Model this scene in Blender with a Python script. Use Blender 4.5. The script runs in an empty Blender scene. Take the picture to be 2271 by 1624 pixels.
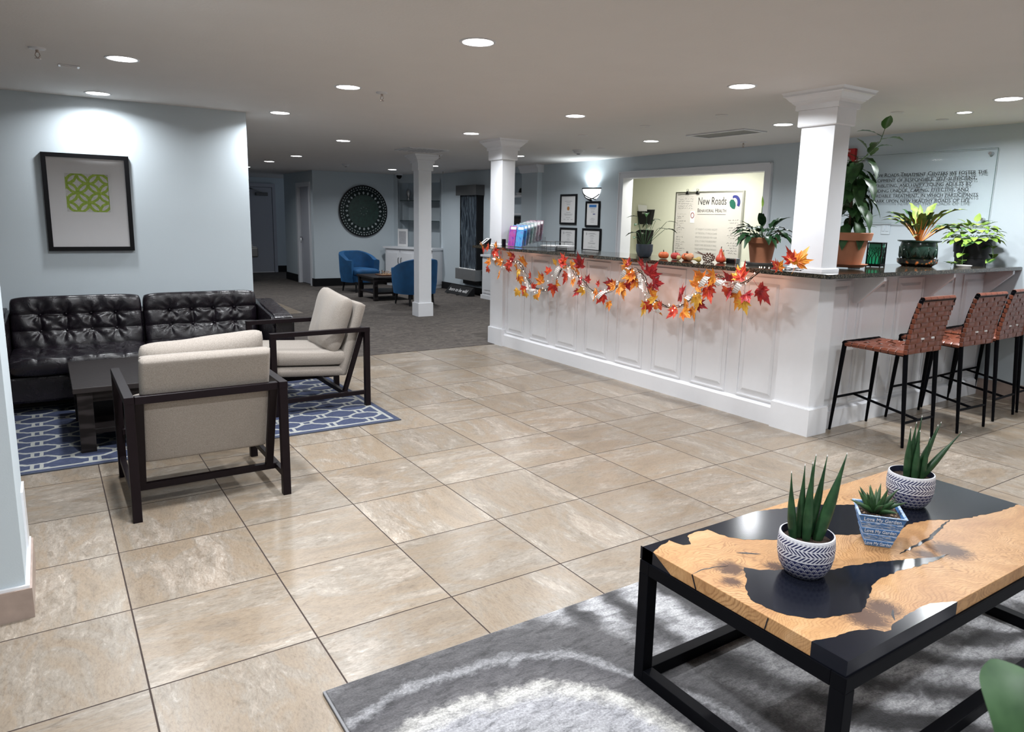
import bpy, bmesh, math, random
from math import sin, cos, pi, radians as R, sqrt, hypot, atan2
from mathutils import Vector as V, Matrix as M, Euler
random.seed(7)
D = bpy.data; COL = bpy.context.scene.collection; SC = bpy.context.scene

# ---------------------------------------------------------------- camera, world, exposure
cam = D.cameras.new('camera'); cam_o = D.objects.new('camera', cam); COL.objects.link(cam_o)
cam.sensor_fit = 'HORIZONTAL'; cam.sensor_width = 36.0
cam.lens = 1578.4 / 2271 * 36
PITCH, ROLL, YAW = .1791, .0208, .5810
F_ = V((sin(YAW)*cos(PITCH), cos(YAW)*cos(PITCH), -sin(PITCH)))
r_ = V((cos(YAW), -sin(YAW), 0)); u_ = r_.cross(F_)
RR = cos(ROLL)*r_ + sin(ROLL)*u_; UU = -sin(ROLL)*r_ + cos(ROLL)*u_
mw = M((RR, UU, -F_)).transposed().to_4x4(); mw.translation = V((-.1718, -2.3454, 1.5140))
cam_o.matrix_world = mw
cam.shift_x = 0; cam.shift_y = -41.09 / 2271
cam.clip_start = .05; cam.clip_end = 60
cam.dof.use_dof = True; cam.dof.focus_distance = 3.6; cam.dof.aperture_fstop = 11
SC.camera = cam_o
w = D.worlds.new('world'); SC.world = w; w.use_nodes = True
w.node_tree.nodes['Background'].inputs[0].default_value = (.75, .85, 1, 1)
w.node_tree.nodes['Background'].inputs[1].default_value = .3
SC.view_settings.view_transform = 'Standard'; SC.view_settings.look = 'None'
SC.view_settings.gamma = 1; SC.view_settings.use_curve_mapping = False
SC.view_settings.exposure = EXPOSURE = .40
H = 2.42          # ceiling height
T = .55           # floor tile pitch
LAMP_W = 17       # watts of one downlight
# ---------------------------------------------------------------- helpers
def tag(o, label=None, cat=None, group=None, kind=None):
    if label: o['label'] = label
    if cat: o['category'] = cat
    if group: o['group'] = group
    if kind: o['kind'] = kind
    return o
def thing(name, label, cat, loc=(0,0,0), rz=0, group=None):
    o = D.objects.new(name, None); COL.objects.link(o); o.empty_display_size = .1
    o.location = loc; o.rotation_euler = (0,0,rz)
    return tag(o, label, cat, group)
class MB:
    def __init__(s): s.bm = bmesh.new()
    def box(s, x0, x1, y0, y1, z0, z1, bev=0):
        b = bmesh.new(); bmesh.ops.create_cube(b, size=1)
        for v in b.verts: v.co = V(((x0+x1)/2+v.co.x*(x1-x0), (y0+y1)/2+v.co.y*(y1-y0), (z0+z1)/2+v.co.z*(z1-z0)))
        if bev: bmesh.ops.bevel(b, geom=list(b.edges), offset=bev, segments=2, affect='EDGES', profile=.5)
        s.add(b); return s
    def add(s, b, mat=None):
        if mat: b.transform(mat)
        me = D.meshes.new('t'); b.to_mesh(me); b.free(); s.bm.from_mesh(me); D.meshes.remove(me)
    def beam(s, a, b, w, h=None, up=(0,0,1), bev=0):
        a, b = V(a), V(b); h = h or w; d = (b-a); L = d.length; z = d.normalized(); up = V(up)
        if abs(z.dot(up)) > .99: up = V((0,1,0))
        x = z.cross(up).normalized(); y = x.cross(z).normalized()   # y ~ up
        q = bmesh.new(); bmesh.ops.create_cube(q, size=1)
        for v in q.verts: v.co = V((v.co.x*w, v.co.y*h, v.co.z*L))
        if bev: bmesh.ops.bevel(q, geom=list(q.edges), offset=bev, segments=1, affect='EDGES')
        m = M((x, y, -z if x.cross(y).dot(z) < 0 else z)).transposed().to_4x4(); m.translation = (a+b)/2
        s.add(q, m); return s
    def tube(s, pts, r, n=8, cap=True):
        pts = [V(p) for p in pts]; rs = r if isinstance(r, (list, tuple)) else [r]*len(pts)
        bm = s.bm; rings = []; ref = None
        for i, p in enumerate(pts):
            d = (pts[min(i+1, len(pts)-1)] - pts[max(i-1, 0)]).normalized()
            if ref is None: ref = d.orthogonal().normalized()
            x = (ref - d*ref.dot(d)); x = x.normalized() if x.length > 1e-5 else d.orthogonal().normalized(); ref = x
            y = d.cross(x)
            rings.append([bm.verts.new(p + (x*cos(2*pi*k/n) + y*sin(2*pi*k/n))*rs[i]) for k in range(n)])
        for a, b in zip(rings, rings[1:]):
            for k in range(n): bm.faces.new((a[k], a[(k+1)%n], b[(k+1)%n], b[k]))
        if cap: bm.faces.new(rings[0][::-1]); bm.faces.new(rings[-1])
        return s
    def lathe(s, prof, n=32, c=(0,0,0), sy=1):
        bm = s.bm; c = V(c); rings = []
        for r, z in prof:
            if r < 1e-5: rings.append([bm.verts.new(c+V((0,0,z)))])
            else: rings.append([bm.verts.new(c+V((r*cos(2*pi*k/n), sy*r*sin(2*pi*k/n), z))) for k in range(n)])
        for a, b in zip(rings, rings[1:]):
            for k in range(n):
                k2 = (k+1) % n
                if len(a) == 1 and len(b) == 1: continue
                if len(a) == 1: bm.faces.new((a[0], b[k2], b[k]))
                elif len(b) == 1: bm.faces.new((a[k], a[k2], b[0]))
                else: bm.faces.new((a[k], a[k2], b[k2], b[k]))
        return s
    def prism(s, poly, d0, d1, f):
        """poly: 2D points; f(u,v,d)->3D"""
        bm = s.bm; a = [bm.verts.new(V(f(u,v,d0))) for u,v in poly]; b = [bm.verts.new(V(f(u,v,d1))) for u,v in poly]
        bm.faces.new(a); bm.faces.new(b[::-1]); n = len(poly)
        for k in range(n): bm.faces.new((a[k], b[k], b[(k+1)%n], a[(k+1)%n]))
        return s
    def grid(s, f, nu, nv, cu=False, cv=False):
        bm = s.bm; vs = [[bm.verts.new(V(f(i/nu, j/nv))) for j in range(nv+(0 if cv else 1))] for i in range(nu+(0 if cu else 1))]
        for i in range(nu):
            for j in range(nv):
                i2 = (i+1) % len(vs); j2 = (j+1) % len(vs[0])
                bm.faces.new((vs[i][j], vs[i2][j], vs[i2][j2], vs[i][j2]))
        return s
    def sphere(s, c, r, sub=2, sc=(1,1,1)):
        q = bmesh.new(); bmesh.ops.create_icosphere(q, subdivisions=sub, radius=r)
        for v in q.verts: v.co = V((v.co.x*sc[0]+c[0], v.co.y*sc[1]+c[1], v.co.z*sc[2]+c[2]))
        s.add(q); return s
    def build(s, name, mat, parent=None, smooth=False, mods=None, tri=False):
        bmesh.ops.remove_doubles(s.bm, verts=s.bm.verts, dist=1e-6) if False else None
        bmesh.ops.recalc_face_normals(s.bm, faces=s.bm.faces)
        me = D.meshes.new(name); s.bm.to_mesh(me); s.bm.free()
        o = D.objects.new(name, me); COL.objects.link(o)
        if mat: me.materials.append(mat)
        if smooth:
            for p in me.polygons: p.use_smooth = True
            if smooth != True: 
                try: me.set_sharp_from_angle(angle=R(smooth))
                except Exception: pass
        if parent: o.parent = parent
        return o
def struct(name, mb, mat, **k): 
    o = mb.build(name, mat, **k); o['kind'] = 'structure'; return o
def copy_tree(o, parent=None):
    c = o.copy(); COL.objects.link(c)
    if parent: c.parent = parent
    for ch in [q for q in D.objects if q.parent == o]: copy_tree(ch, c)
    return c
def text(s, name, size, mw, mat, parent=None, ax='CENTER', ext=.0006, smallcaps=False, spacing=1, scx=1, upfrac=.78):
    cu = D.curves.new('txt', 'FONT'); cu.body = s; cu.size = size; cu.align_x = ax; cu.extrude = ext; cu.space_character = spacing
    cu.resolution_u = 3
    if smallcaps:
        cu.small_caps_scale = upfrac
        for i, ch in enumerate(s):
            cu.body_format[i].use_small_caps = not ch.isupper()
    to = D.objects.new('txt', cu)
    me = D.meshes.new_from_object(to); D.objects.remove(to); D.curves.remove(cu)
    me.transform(M.Diagonal((scx,1,1,1))); me.transform(mw); me.name = name
    o = D.objects.new(name, me); COL.objects.link(o); me.materials.clear(); me.materials.append(mat)
    if parent: o.parent = parent
    return o
def face_nx(x, y, z):      # frame whose +Z looks to -x, text runs to -y
    m = M(((0,0,-1),(-1,0,0),(0,1,0))).to_4x4(); m.translation = V((x,y,z)); return m
def face_ny(x, y, z):      # text on a surface that looks to -y, runs to +x
    m = M(((1,0,0),(0,0,-1),(0,1,0))).to_4x4(); m.translation = V((x,y,z)); return m
# ---------------------------------------------------------------- materials
class NT:
    def __init__(s, name):
        s.m = D.materials.new(name); s.m.use_nodes = True; s.t = s.m.node_tree; s.b = s.t.nodes['Principled BSDF']
    def n(s, ty, **k):
        x = s.t.nodes.new('ShaderNode'+ty)
        for a, v in k.items(): setattr(x, a, v)
        return x
    def l(s, a, b): s.t.links.new(a, b)
    def inp(s, node, i, v):
        if hasattr(v, 'is_output') or isinstance(v, bpy.types.NodeSocket): s.l(v, node.inputs[i])
        else: node.inputs[i].default_value = v
    def math(s, op, a, b=0, c=0, clamp=False):
        x = s.n('Math', operation=op, use_clamp=clamp); s.inp(x,0,a); s.inp(x,1,b); s.inp(x,2,c); return x.outputs[0]
    def pos(s, scale=(1,1,1), loc=(0,0,0), rot=(0,0,0), world=True):
        if world: src = s.n('NewGeometry').outputs['Position']
        else: src = s.n('TexCoord').outputs['Object']
        mp = s.n('Mapping'); s.l(src, mp.inputs[0]); mp.inputs[1].default_value = loc; mp.inputs[2].default_value = rot; mp.inputs[3].default_value = scale
        return mp.outputs[0]
    def noise(s, vec, sc=5, det=3, rough=.5, dist=0, out='Fac'):
        x = s.n('TexNoise'); s.l(vec, x.inputs['Vector']); x.inputs['Scale'].default_value = sc; x.inputs['Detail'].default_value = det
        x.inputs['Roughness'].default_value = rough; x.inputs['Distortion'].default_value = dist; return x.outputs[out]
    def ramp(s, f, stops, interp='LINEAR'):
        x = s.n('ValToRGB'); s.inp(x, 0, f); cr = x.color_ramp; cr.interpolation = interp
        while len(cr.elements) < len(stops): cr.elements.new(.5)
        for e, (p, c) in zip(cr.elements, stops): e.position = p; e.color = (c[0], c[1], c[2], 1) if not isinstance(c, (int, float)) else (c,c,c,1)
        return x.outputs[0]
    def mix(s, f, a, b, mode='MIX'):
        x = s.n('MixRGB', blend_type=mode); s.inp(x,0,f)
        for i, c in ((1,a),(2,b)):
            if isinstance(c, tuple) and len(c) == 3: c = (*c, 1)
            s.inp(x, i, c)
        return x.outputs[0]
    def col(s, c):
        if isinstance(c, tuple): s.b.inputs['Base Color'].default_value = (*c[:3], 1)
        else: s.l(c, s.b.inputs['Base Color'])
    def rough(s, r): s.inp(s.b, s.b.inputs.find('Roughness'), r)
    def bump(s, h, strength=.3, dist=.002):
        x = s.n('Bump'); x.inputs['Strength'].default_value = strength; x.inputs['Distance'].default_value = dist; s.l(h, x.inputs['Height']); s.l(x.outputs[0], s.b.inputs['Normal'])
    def set(s, **k):
        for a, v in k.items(): s.b.inputs[a.replace('_', ' ')].default_value = v
def mat(name, c, rough=.5, metal=0, var=.08, sc=20, bump=0, bsc=200, bd=.001, **k):
    if max(c) < .03 and not metal: k.setdefault('Specular_IOR_Level', .22)
    """procedural base: noise-varied colour, optional bump"""
    t = NT(name); p = t.pos(world=False)
    if var:
        f = t.noise(p, sc, 3); t.col(t.mix(f, tuple(x*(1-var) for x in c), tuple(min(1, x*(1+var)) for x in c)))
    else: t.col(c)
    t.rough(rough); t.b.inputs['Metallic'].default_value = metal
    if bump: t.bump(t.noise(p, bsc, 3), bump, bd)
    t.set(**k); return t.m
def emis(name, c, s):
    t = NT(name); t.col(c); t.b.inputs['Emission Color'].default_value = (*c,1); t.b.inputs['Emission Strength'].default_value = s; return t.m

m_wall = mat('wall_paint', (.53,.60,.645), .62, var=.02, sc=3, bump=.25, bsc=160, bd=.0012)
m_cream = mat('cream_paint', (.80,.81,.68), .6, var=.02)
m_ceil = mat('ceiling_paint', (.66,.635,.615), .8, var=.03, sc=4, bump=.35, bsc=60, bd=.003)
m_white = mat('white_gloss_paint', (.78,.79,.82), .28, var=.02)
m_trim = mat('white_trim_paint', (.70,.72,.76), .4, var=.02)
m_door = mat('grey_door_paint', (.46,.475,.53), .45, var=.03)
m_black = mat('black_gloss_lacquer', (.006,.006,.007), .3, var=.1)
m_blackm = mat('black_matte', (.012,.012,.013), .55, var=.1)
m_base = mat('black_rubber_base', (.008,.008,.009), .5)
m_steel = mat('steel', (.55,.55,.56), .28, 1, var=.05)
m_dsteel = mat('grey_brushed_metal', (.17,.17,.17), .42, .8, var=.1, sc=8)
m_paper = mat('paper', (.80,.80,.80), .5, var=.01)
m_ink = mat('black_ink', (.02,.02,.022), .6, var=0)
m_grayink = mat('faint_grey_ink', (.40,.39,.37), .6, var=0)
m_midink = mat('grey_ink', (.16,.16,.17), .6, var=0)
m_lamp = emis('lamp_diffuser', (1,.98,.97), 9)
m_soil = mat('dark_potting_soil', (.035,.02,.013), .95, var=.7, sc=90, bump=1, bsc=120, bd=.006)
m_terra = mat('terracotta', (.30,.115,.055), .75, var=.25, sc=9, bump=.2, bsc=80)

# floor tile
def m_tile(name, base=True):
    t = NT(name); g = t.n('NewGeometry').outputs['Position']; sp = t.n('SeparateXYZ'); t.l(g, sp.inputs[0])
    X, Y = sp.outputs[0], sp.outputs[1]
    ux = t.math('DIVIDE', X, T); uy = t.math('DIVIDE', Y, T)
    ix, iy = t.math('FLOOR', ux), t.math('FLOOR', uy)
    def edge(u):
        f = t.math('FRACT', u); return t.math('MINIMUM', f, t.math('SUBTRACT', 1, f))
    e = t.math('MINIMUM', edge(ux), edge(uy))
    cb = t.n('CombineXYZ'); t.l(ix, cb.inputs[0]); t.l(iy, cb.inputs[1])
    wn = t.n('TexWhiteNoise', noise_dimensions='3D'); t.l(cb.outputs[0], wn.inputs['Vector'])
    off = t.n('VectorMath', operation='MULTIPLY_ADD'); t.l(wn.outputs['Color'], off.inputs[0]); off.inputs[1].default_value = (40,40,40); t.l(g, off.inputs[2])
    vr = t.n('VectorRotate', rotation_type='Z_AXIS'); t.l(off.outputs[0], vr.inputs['Vector']); t.l(t.math('MULTIPLY', t.math('FLOOR', t.math('MULTIPLY', wn.outputs['Value'], 4)), 1.57), vr.inputs['Angle'])
    mp = t.n('Mapping'); t.l(vr.outputs[0], mp.inputs[0]); mp.inputs[3].default_value = (1.0, 2.6, 1); mp.inputs[2].default_value = (0,0,.5)
    a = t.noise(mp.outputs[0], 1.9, 6, .66, .9); b = t.noise(mp.outputs[0], 13, 10, .78, .9); c2 = t.noise(mp.outputs[0], 55, 6, .75, .4)
    base_c = t.ramp(a, [(.30,(.235,.19,.145)),(.44,(.30,.235,.17)),(.54,(.265,.225,.18)),(.66,(.345,.285,.225)),(.80,(.42,.36,.30))])
    vein = t.ramp(b, [(.42,(0)),(.56,(.25)),(.66,(.9))])
    big = t.ramp(a, [(.45, .08), (.60, 1)])
    c = t.mix(t.math('MULTIPLY', t.math('MULTIPLY', vein, big), .8), base_c, (.66,.60,.53))
    sp_ = t.ramp(b, [(.30,(.66,.62,.58)),(.46,(1,1,1))]); c = t.mix(1, c, sp_, 'MULTIPLY')
    c = t.mix(1, c, t.ramp(c2, [(.32,(.74,.72,.70)),(.5,(1,1,1)),(.68,(1.14,1.13,1.12))]), 'MULTIPLY')
    br = t.math('MULTIPLY_ADD', wn.outputs['Value'], .20, .76)
    cbr = t.n('CombineXYZ'); [t.l(br, cbr.inputs[i]) for i in range(3)]
    c = t.mix(1, c, cbr.outputs[0], 'MULTIPLY')
    g1 = t.math('LESS_THAN', e, .0052)
    c = t.mix(g1, c, (.035,.022,.018))
    t.col(c); t.rough(t.math('MULTIPLY_ADD', b, .25, .22) if False else t.mix(g1, (.30,.30,.30), (.9,.9,.9)))
    hgt = t.math('MULTIPLY_ADD', t.math('MINIMUM', e, .008), 60, t.math('MULTIPLY', b, .25))
    t.bump(hgt, .35, .002)
    return t.m
m_floor = m_tile('beige_stone_tile')
# skirting tile
m_skirt = mat('brown_stone_skirting_tile', (.36,.28,.24), .35, var=.3, sc=14, bump=.2, bsc=40)

def m_carpet_():
    t = NT('brown_grey_carpet'); p = t.pos()
    n1 = t.noise(p, 260, 2); n2 = t.noise(t.pos((1,3.2,1)), 7, 5, .6, 1.2)
    w_ = t.n('TexVoronoi', feature='DISTANCE_TO_EDGE'); t.l(t.pos((1,1.7,1)), w_.inputs['Vector']); w_.inputs['Scale'].default_value = 4.2; w_.inputs['Randomness'].default_value = .55
    ring = t.ramp(w_.outputs['Distance'], [(.05,.0),(.1,.5),(.15,0)])
    c = t.ramp(n2, [(.34,(.040,.034,.031)),(.5,(.082,.069,.061)),(.66,(.135,.115,.10))])
    c = t.mix(ring, c, (.15,.128,.11))
    c = t.mix(1, c, t.ramp(n1, [(.3,(.6,.6,.6)),(.7,(1.3,1.3,1.3))]), 'MULTIPLY')
    t.col(c); t.rough(.95); t.bump(n1, .6, .004); return t.m
m_carpet = m_carpet_()

def m_granite_():
    t = NT('speckled_dark_granite'); p = t.pos()
    v = t.n('TexVoronoi'); t.l(p, v.inputs['Vector']); v.inputs['Scale'].default_value = 190
    n1 = t.noise(p, 110, 4, .7)
    c = t.ramp(v.outputs['Color'], [(.2,(.006,.006,.005)),(.5,(.045,.036,.022)),(.72,(.13,.105,.07)),(.95,(.22,.20,.17))])
    c = t.mix(t.ramp(n1, [(.45,0),(.6,1)]), c, (.012,.011,.009)); t.col(c); t.rough(.12); t.set(Coat_Weight=.5); return t.m
m_granite = m_granite_()

def m_rugblue_():
    t = NT('blue_trellis_wool'); g = t.n('NewGeometry').outputs['Position']; sp = t.n('SeparateXYZ'); t.l(g, sp.inputs[0])
    PX, PY = .30, .25
    wob = t.noise(g, 30, 2); wv = t.math('MULTIPLY', t.math('SUBTRACT', wob, .5), .012)
    u = t.math('FRACT', t.math('DIVIDE', t.math('ADD', t.math('ADD', sp.outputs[0], 30*PX+.31+PX/2), wv), PX))
    v = t.math('FRACT', t.math('DIVIDE', t.math('ADD', t.math('ADD', sp.outputs[1], 10*PY-2.68+PY/2), wv), PY))
    ax = t.math('MULTIPLY', t.math('ABSOLUTE', t.math('SUBTRACT', u, .5)), PX)   # metres from cell centre
    ay = t.math('MULTIPLY', t.math('ABSOLUTE', t.math('SUBTRACT', v, .5)), PY)
    # octagon distance with half sizes .128,.092
    d1 = t.math('MAXIMUM', t.math('SUBTRACT', ax, .125), t.math('SUBTRACT', ay, .088))
    d2 = t.math('SUBTRACT', t.math('MULTIPLY', t.math('ADD', t.math('MULTIPLY', ax, .9), t.math('MULTIPLY', ay, 1.15)), .69), .104)
    d = t.math('MAXIMUM', d1, d2)
    ring = t.math('LESS_THAN', t.math('ABSOLUTE', t.math('ADD', d, .011)), .0125)
    link = t.math('MULTIPLY', t.math('GREATER_THAN', ay, .085), t.math('LESS_THAN', t.math('ABSOLUTE', t.math('SUBTRACT', ax, .0)), .034))
    link2 = t.math('MULTIPLY', t.math('GREATER_THAN', ay, .085), t.math('LESS_THAN', ax, .013))
    linkr = t.math('SUBTRACT', link, link2, clamp=True)
    hl = t.math('MULTIPLY', t.math('GREATER_THAN', ax, .122), t.math('LESS_THAN', t.math('ABSOLUTE', t.math('SUBTRACT', ay, .028)), .009))
    f = t.math('MAXIMUM', t.math('MAXIMUM', ring, linkr), hl)
    # border
    ex = t.math('MINIMUM', t.math('SUBTRACT', 1.985, sp.outputs[0]), t.math('ADD', sp.outputs[0], .62))
    ey = t.math('MINIMUM', t.math('SUBTRACT', sp.outputs[1], 2.44), t.math('SUBTRACT', 4.15, sp.outputs[1]))
    e = t.math('MINIMUM', ex, ey)
    bl = t.math('LESS_THAN', t.math('ABSOLUTE', t.math('SUBTRACT', e, .055)), .012)
    inside = t.math('GREATER_THAN', e, .06)
    f = t.math('MAXIMUM', t.math('MULTIPLY', f, inside), bl)
    n1 = t.noise(t.pos((1,2,1)), 60, 3)
    blue = t.ramp(n1, [(.3,(.022,.032,.075)),(.7,(.048,.062,.12))]); gr = t.ramp(n1, [(.3,(.25,.26,.25)),(.7,(.36,.37,.35))])
    edge = t.math('LESS_THAN', e, .014)
    c = t.mix(f, blue, gr); c = t.mix(edge, c, (.05,.06,.09)); t.col(c); t.rough(.95); t.bump(t.noise(g, 300, 2), .5, .003); return t.m
m_rugblue = m_rugblue_()

def m_ruggrey_():
    t = NT('grey_marbled_plush_rug'); p = t.pos()
    w1 = t.noise(p, 1.6, 3, .5, .3, 'Color')
    ad = t.n('VectorMath', operation='MULTIPLY_ADD'); t.l(w1, ad.inputs[0]); ad.inputs[1].default_value = (.30,.30,0); t.l(p, ad.inputs[2])
    fr = t.noise(p, 26, 5, .7, .5); fine = t.noise(p, 130, 3, .7)
    def dist(x, y, sx=1):
        mp = t.n('Mapping'); t.l(ad.outputs[0], mp.inputs[0]); mp.inputs[1].default_value = (-(x+.15)*sx,-(y+.15),-.016); mp.inputs[3].default_value = (sx,1,1)
        vm = t.n('VectorMath', operation='LENGTH'); t.l(mp.outputs[0], vm.inputs[0]); return t.math('MULTIPLY_ADD', t.math('SUBTRACT', fr, .5), .10, vm.outputs['Value'])
    d1 = dist(.78, -1.15); d2 = dist(2.0, -1.35, .8)
    r1 = t.ramp(d1, [(.0,(.10,.10,.105)),(.22,(.14,.14,.145)),(.26,(.42,.42,.42)),(.34,(.33,.33,.34)),(.49,(.36,.36,.38)),(.53,(.52,.51,.49)),(.565,(.50,.49,.46)),(.595,(.12,.115,.12)),(.69,(.065,.062,.068)),(.72,(.28,.28,.29)),(.75,(.075,.072,.076)),(.90,(.10,.096,.10))])
    wv = t.n('TexWave', wave_type='RINGS', rings_direction='Z'); mp = t.n('Mapping'); t.l(ad.outputs[0], mp.inputs[0]); mp.inputs[1].default_value = (-3.3,.5,0); mp.inputs[3].default_value = (.8,1.1,1)
    t.l(mp.outputs[0], wv.inputs['Vector']); wv.inputs['Scale'].default_value = 1.7; wv.inputs['Distortion'].default_value = 4.5; wv.inputs['Detail'].default_value = 6; wv.inputs['Detail Scale'].default_value = 1.6; wv.inputs['Detail Roughness'].default_value = .65
    cl = t.noise(ad.outputs[0], 2.2, 5, .6, .4)
    g2 = t.ramp(t.math('MULTIPLY_ADD', wv.outputs['Fac'], .38, t.math('MULTIPLY', cl, .75)), [(.38,(.035,.034,.037)),(.48,(.12,.117,.122)),(.58,(.29,.29,.30)),(.74,(.52,.52,.53))])
    out = t.ramp(d1, [(.86,0),(.98,1)])
    c = t.mix(out, r1, g2)
    st = t.noise(t.pos((3,9,1), rot=(0,0,.35)), 4.5, 7, .72, .8)
    c = t.mix(1, c, t.ramp(st, [(.34,(.42,.42,.43)),(.48,(.92,.92,.93)),(.66,(1.35,1.35,1.35))]), 'MULTIPLY')
    c = t.mix(1, c, t.ramp(fine, [(.3,(.48,.48,.49)),(.65,(.95,.95,.95))]), 'MULTIPLY')
    ridge = t.ramp(t.math('ABSOLUTE', t.math('SUBTRACT', d1, .55)), [(.0,1),(.03,.8),(.045,0)])
    t.col(c); t.rough(.9); t.bump(t.math('ADD', t.math('MULTIPLY', fine, .5), t.math('MULTIPLY', ridge, t.ramp(fr, [(.3,.3),(.6,1)]))), .7, .006)
    t.set(Sheen_Weight=.2); return t.m
m_ruggrey = m_ruggrey_()

def m_fabric_(name, a, b, sc=420):
    t = NT(name); p = t.pos(world=False)
    n1 = t.noise(t.pos((1,1,4), world=False), sc*.4, 3, .7); n2 = t.noise(t.pos((4,4,1), world=False), sc*.25, 2, .7)
    f = t.math('MULTIPLY_ADD', n1, .6, t.math('MULTIPLY', n2, .4))
    t.col(t.ramp(f, [(.36, a), (.62, b)])); t.rough(.95); t.bump(f, .5, .002); t.set(Sheen_Weight=.15); return t.m
m_linen = m_fabric_('oatmeal_woven_fabric', (.21,.18,.155), (.37,.33,.29))
m_velvet = mat('blue_velvet', (.003,.060,.165), .75, var=.5, sc=7, Sheen_Weight=.35)
m_velvet.node_tree.nodes['Principled BSDF'].inputs['Sheen Tint'].default_value = (.1,.4,.9,1)
def m_leather_():
    t = NT('black_wrinkled_leather'); p = t.pos(world=False)
    wr = t.noise(t.pos((1,1,1), world=False), 16, 6, .6, .8); f = t.noise(p, 300, 2)
    t.col(t.ramp(wr, [(.3,(.003,.002,.004)),(.7,(.010,.007,.011))])); t.rough(t.ramp(wr, [(.3,.36),(.7,.22)]))
    t.bump(t.math('MULTIPLY_ADD', f, .12, wr), .4, .006); t.set(Specular_IOR_Level=.5); return t.m
m_leather = m_leather_()
m_espresso = mat('dark_espresso_frame_paint', (.008,.0045,.006), .42, var=.2, Specular_IOR_Level=.16)
def m_darkwood_():
    t = NT('black_brown_wood_grain'); p = t.pos((1.2,6,6), world=False)
    wv = t.n('TexWave', wave_type='BANDS', bands_direction='Y'); t.l(p, wv.inputs['Vector']); wv.inputs['Scale'].default_value = 2.2; wv.inputs['Distortion'].default_value = 9; wv.inputs['Detail'].default_value = 3; wv.inputs['Detail Scale'].default_value=.7
    t.col(t.ramp(wv.outputs['Fac'], [(.2,(.010,.008,.008)),(.8,(.032,.027,.027))])); t.rough(.45); t.set(Specular_IOR_Level=.16); t.bump(wv.outputs['Fac'], .2, .001); return t.m
m_darkwood = m_darkwood_()
m_strap = mat('cognac_leather_strap', (.155,.040,.018), .36, var=.28, sc=12)

def m_slab_():
    t = NT('honey_burl_wood'); p = t.pos(); g = t.n('NewGeometry').outputs['Position']
    w1 = t.noise(p, 2.6, 3, .55, .4, 'Color'); ad = t.n('VectorMath', operation='MULTIPLY_ADD'); t.l(w1, ad.inputs[0]); ad.inputs[1].default_value = (.62,.62,.3); t.l(p, ad.inputs[2])
    mp = t.n('Mapping'); t.l(ad.outputs[0], mp.inputs[0]); mp.inputs[3].default_value = (.55,1.5,1); mp.inputs[2].default_value = (0,0,-.25)
    wv = t.n('TexWave', wave_type='BANDS', bands_direction='Y'); t.l(mp.outputs[0], wv.inputs['Vector']); wv.inputs['Scale'].default_value = 19; wv.inputs['Distortion'].default_value = 5.5; wv.inputs['Detail'].default_value = 5; wv.inputs['Detail Scale'].default_value = 1.3; wv.inputs['Detail Roughness'].default_value=.6
    n2 = t.noise(mp.outputs[0], 4, 4, .6)
    c = t.ramp(n2, [(.3,(.33,.165,.068)),(.5,(.44,.245,.105)),(.7,(.53,.325,.165))])
    c = t.mix(t.math('MULTIPLY', t.ramp(wv.outputs['Fac'], [(.0,.62),(.25,.22),(.6,0)]), t.ramp(t.noise(p, 5, 2), [(.35,.25),(.6,1)])), c, (.20,.085,.028))
    fine = t.noise(t.pos((1,9,1), rot=(0,0,-.2)), 40, 3, .6); c = t.mix(1, c, t.ramp(fine, [(.3,(.82,.8,.78)),(.6,(1.05,1.05,1.05))]), 'MULTIPLY')
    # burls: stains of the wood itself
    m = None
    for (x, y, r) in ((1.60,-1.41,.10),(1.68,-1.405,.085),(1.50,-1.035,.075),(1.44,-1.09,.05),(2.22,-1.32,.10),(2.12,-1.30,.06),(1.63,-1.095,.05),(1.73,-1.2,.05)):
        dd = t.n('VectorMath', operation='DISTANCE'); t.l(g, dd.inputs[0]); dd.inputs[1].default_value = (x,y,.47)
        k = t.math('SUBTRACT', 1, t.math('DIVIDE', dd.outputs['Value'], r), clamp=True)
        m = k if m is None else t.math('MAXIMUM', m, k)
    nb = t.noise(ad.outputs[0], 30, 6, .75, 3.0)
    bf = t.ramp(t.math('ADD', t.math('MULTIPLY', m, .75), t.math('SUBTRACT', nb, .5)), [(.16,0),(.30,.45),(.46,.95)])
    bf = t.math('MULTIPLY', bf, t.ramp(m, [(0,0),(.12,1)]))
    c = t.mix(bf, c, (.055,.022,.012)); t.col(c); t.rough(.42); t.set(Specular_IOR_Level=.3); return t.m
m_slab = m_slab_()
m_resin = mat('black_epoxy_resin', (.006,.007,.012), .16, var=.1, Specular_IOR_Level=.25)
m_frame = mat('black_powder_coated_steel', (.002,.0022,.0035), .5, var=.1, Specular_IOR_Level=.07)
# ---------------------------------------------------------------- the setting
struct('floor', MB().box(-3.6, 7.05, -6, 4.93, -.05, 0), m_floor)
mb = MB(); mb.box(-3.6, 7.15, 4.93, 8.6, -.05, .004); mb.box(3.13, 7.4, 8.6, 17.2, -.05, .004); mb.box(-3.6, 3.13, 10.4, 17.2, -.05, .004)
struct('floor_carpet', mb, m_carpet)
struct('floor_hall', MB().box(-3.6, 3.13, 8.6, 10.4, -.05, .006), m_floor)
struct('ceiling', MB().box(-3.8, 9.3, -6.2, 17.4, H, H+.1), m_ceil)
struct('wall_left', MB().box(-3.75, -3.6, -6, 17, 0, H), m_wall)
struct('wall_front', MB().box(-3.75, 7.15, -6.15, -6, 0, H), m_wall)
struct('wall_picture', MB().box(-3.6, 1.475, 4.68, 4.86, 0, H), m_wall)
struct('wall_hall', MB().box(1.355, 1.475, 4.86, 8.5, 0, H), m_wall)
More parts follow.
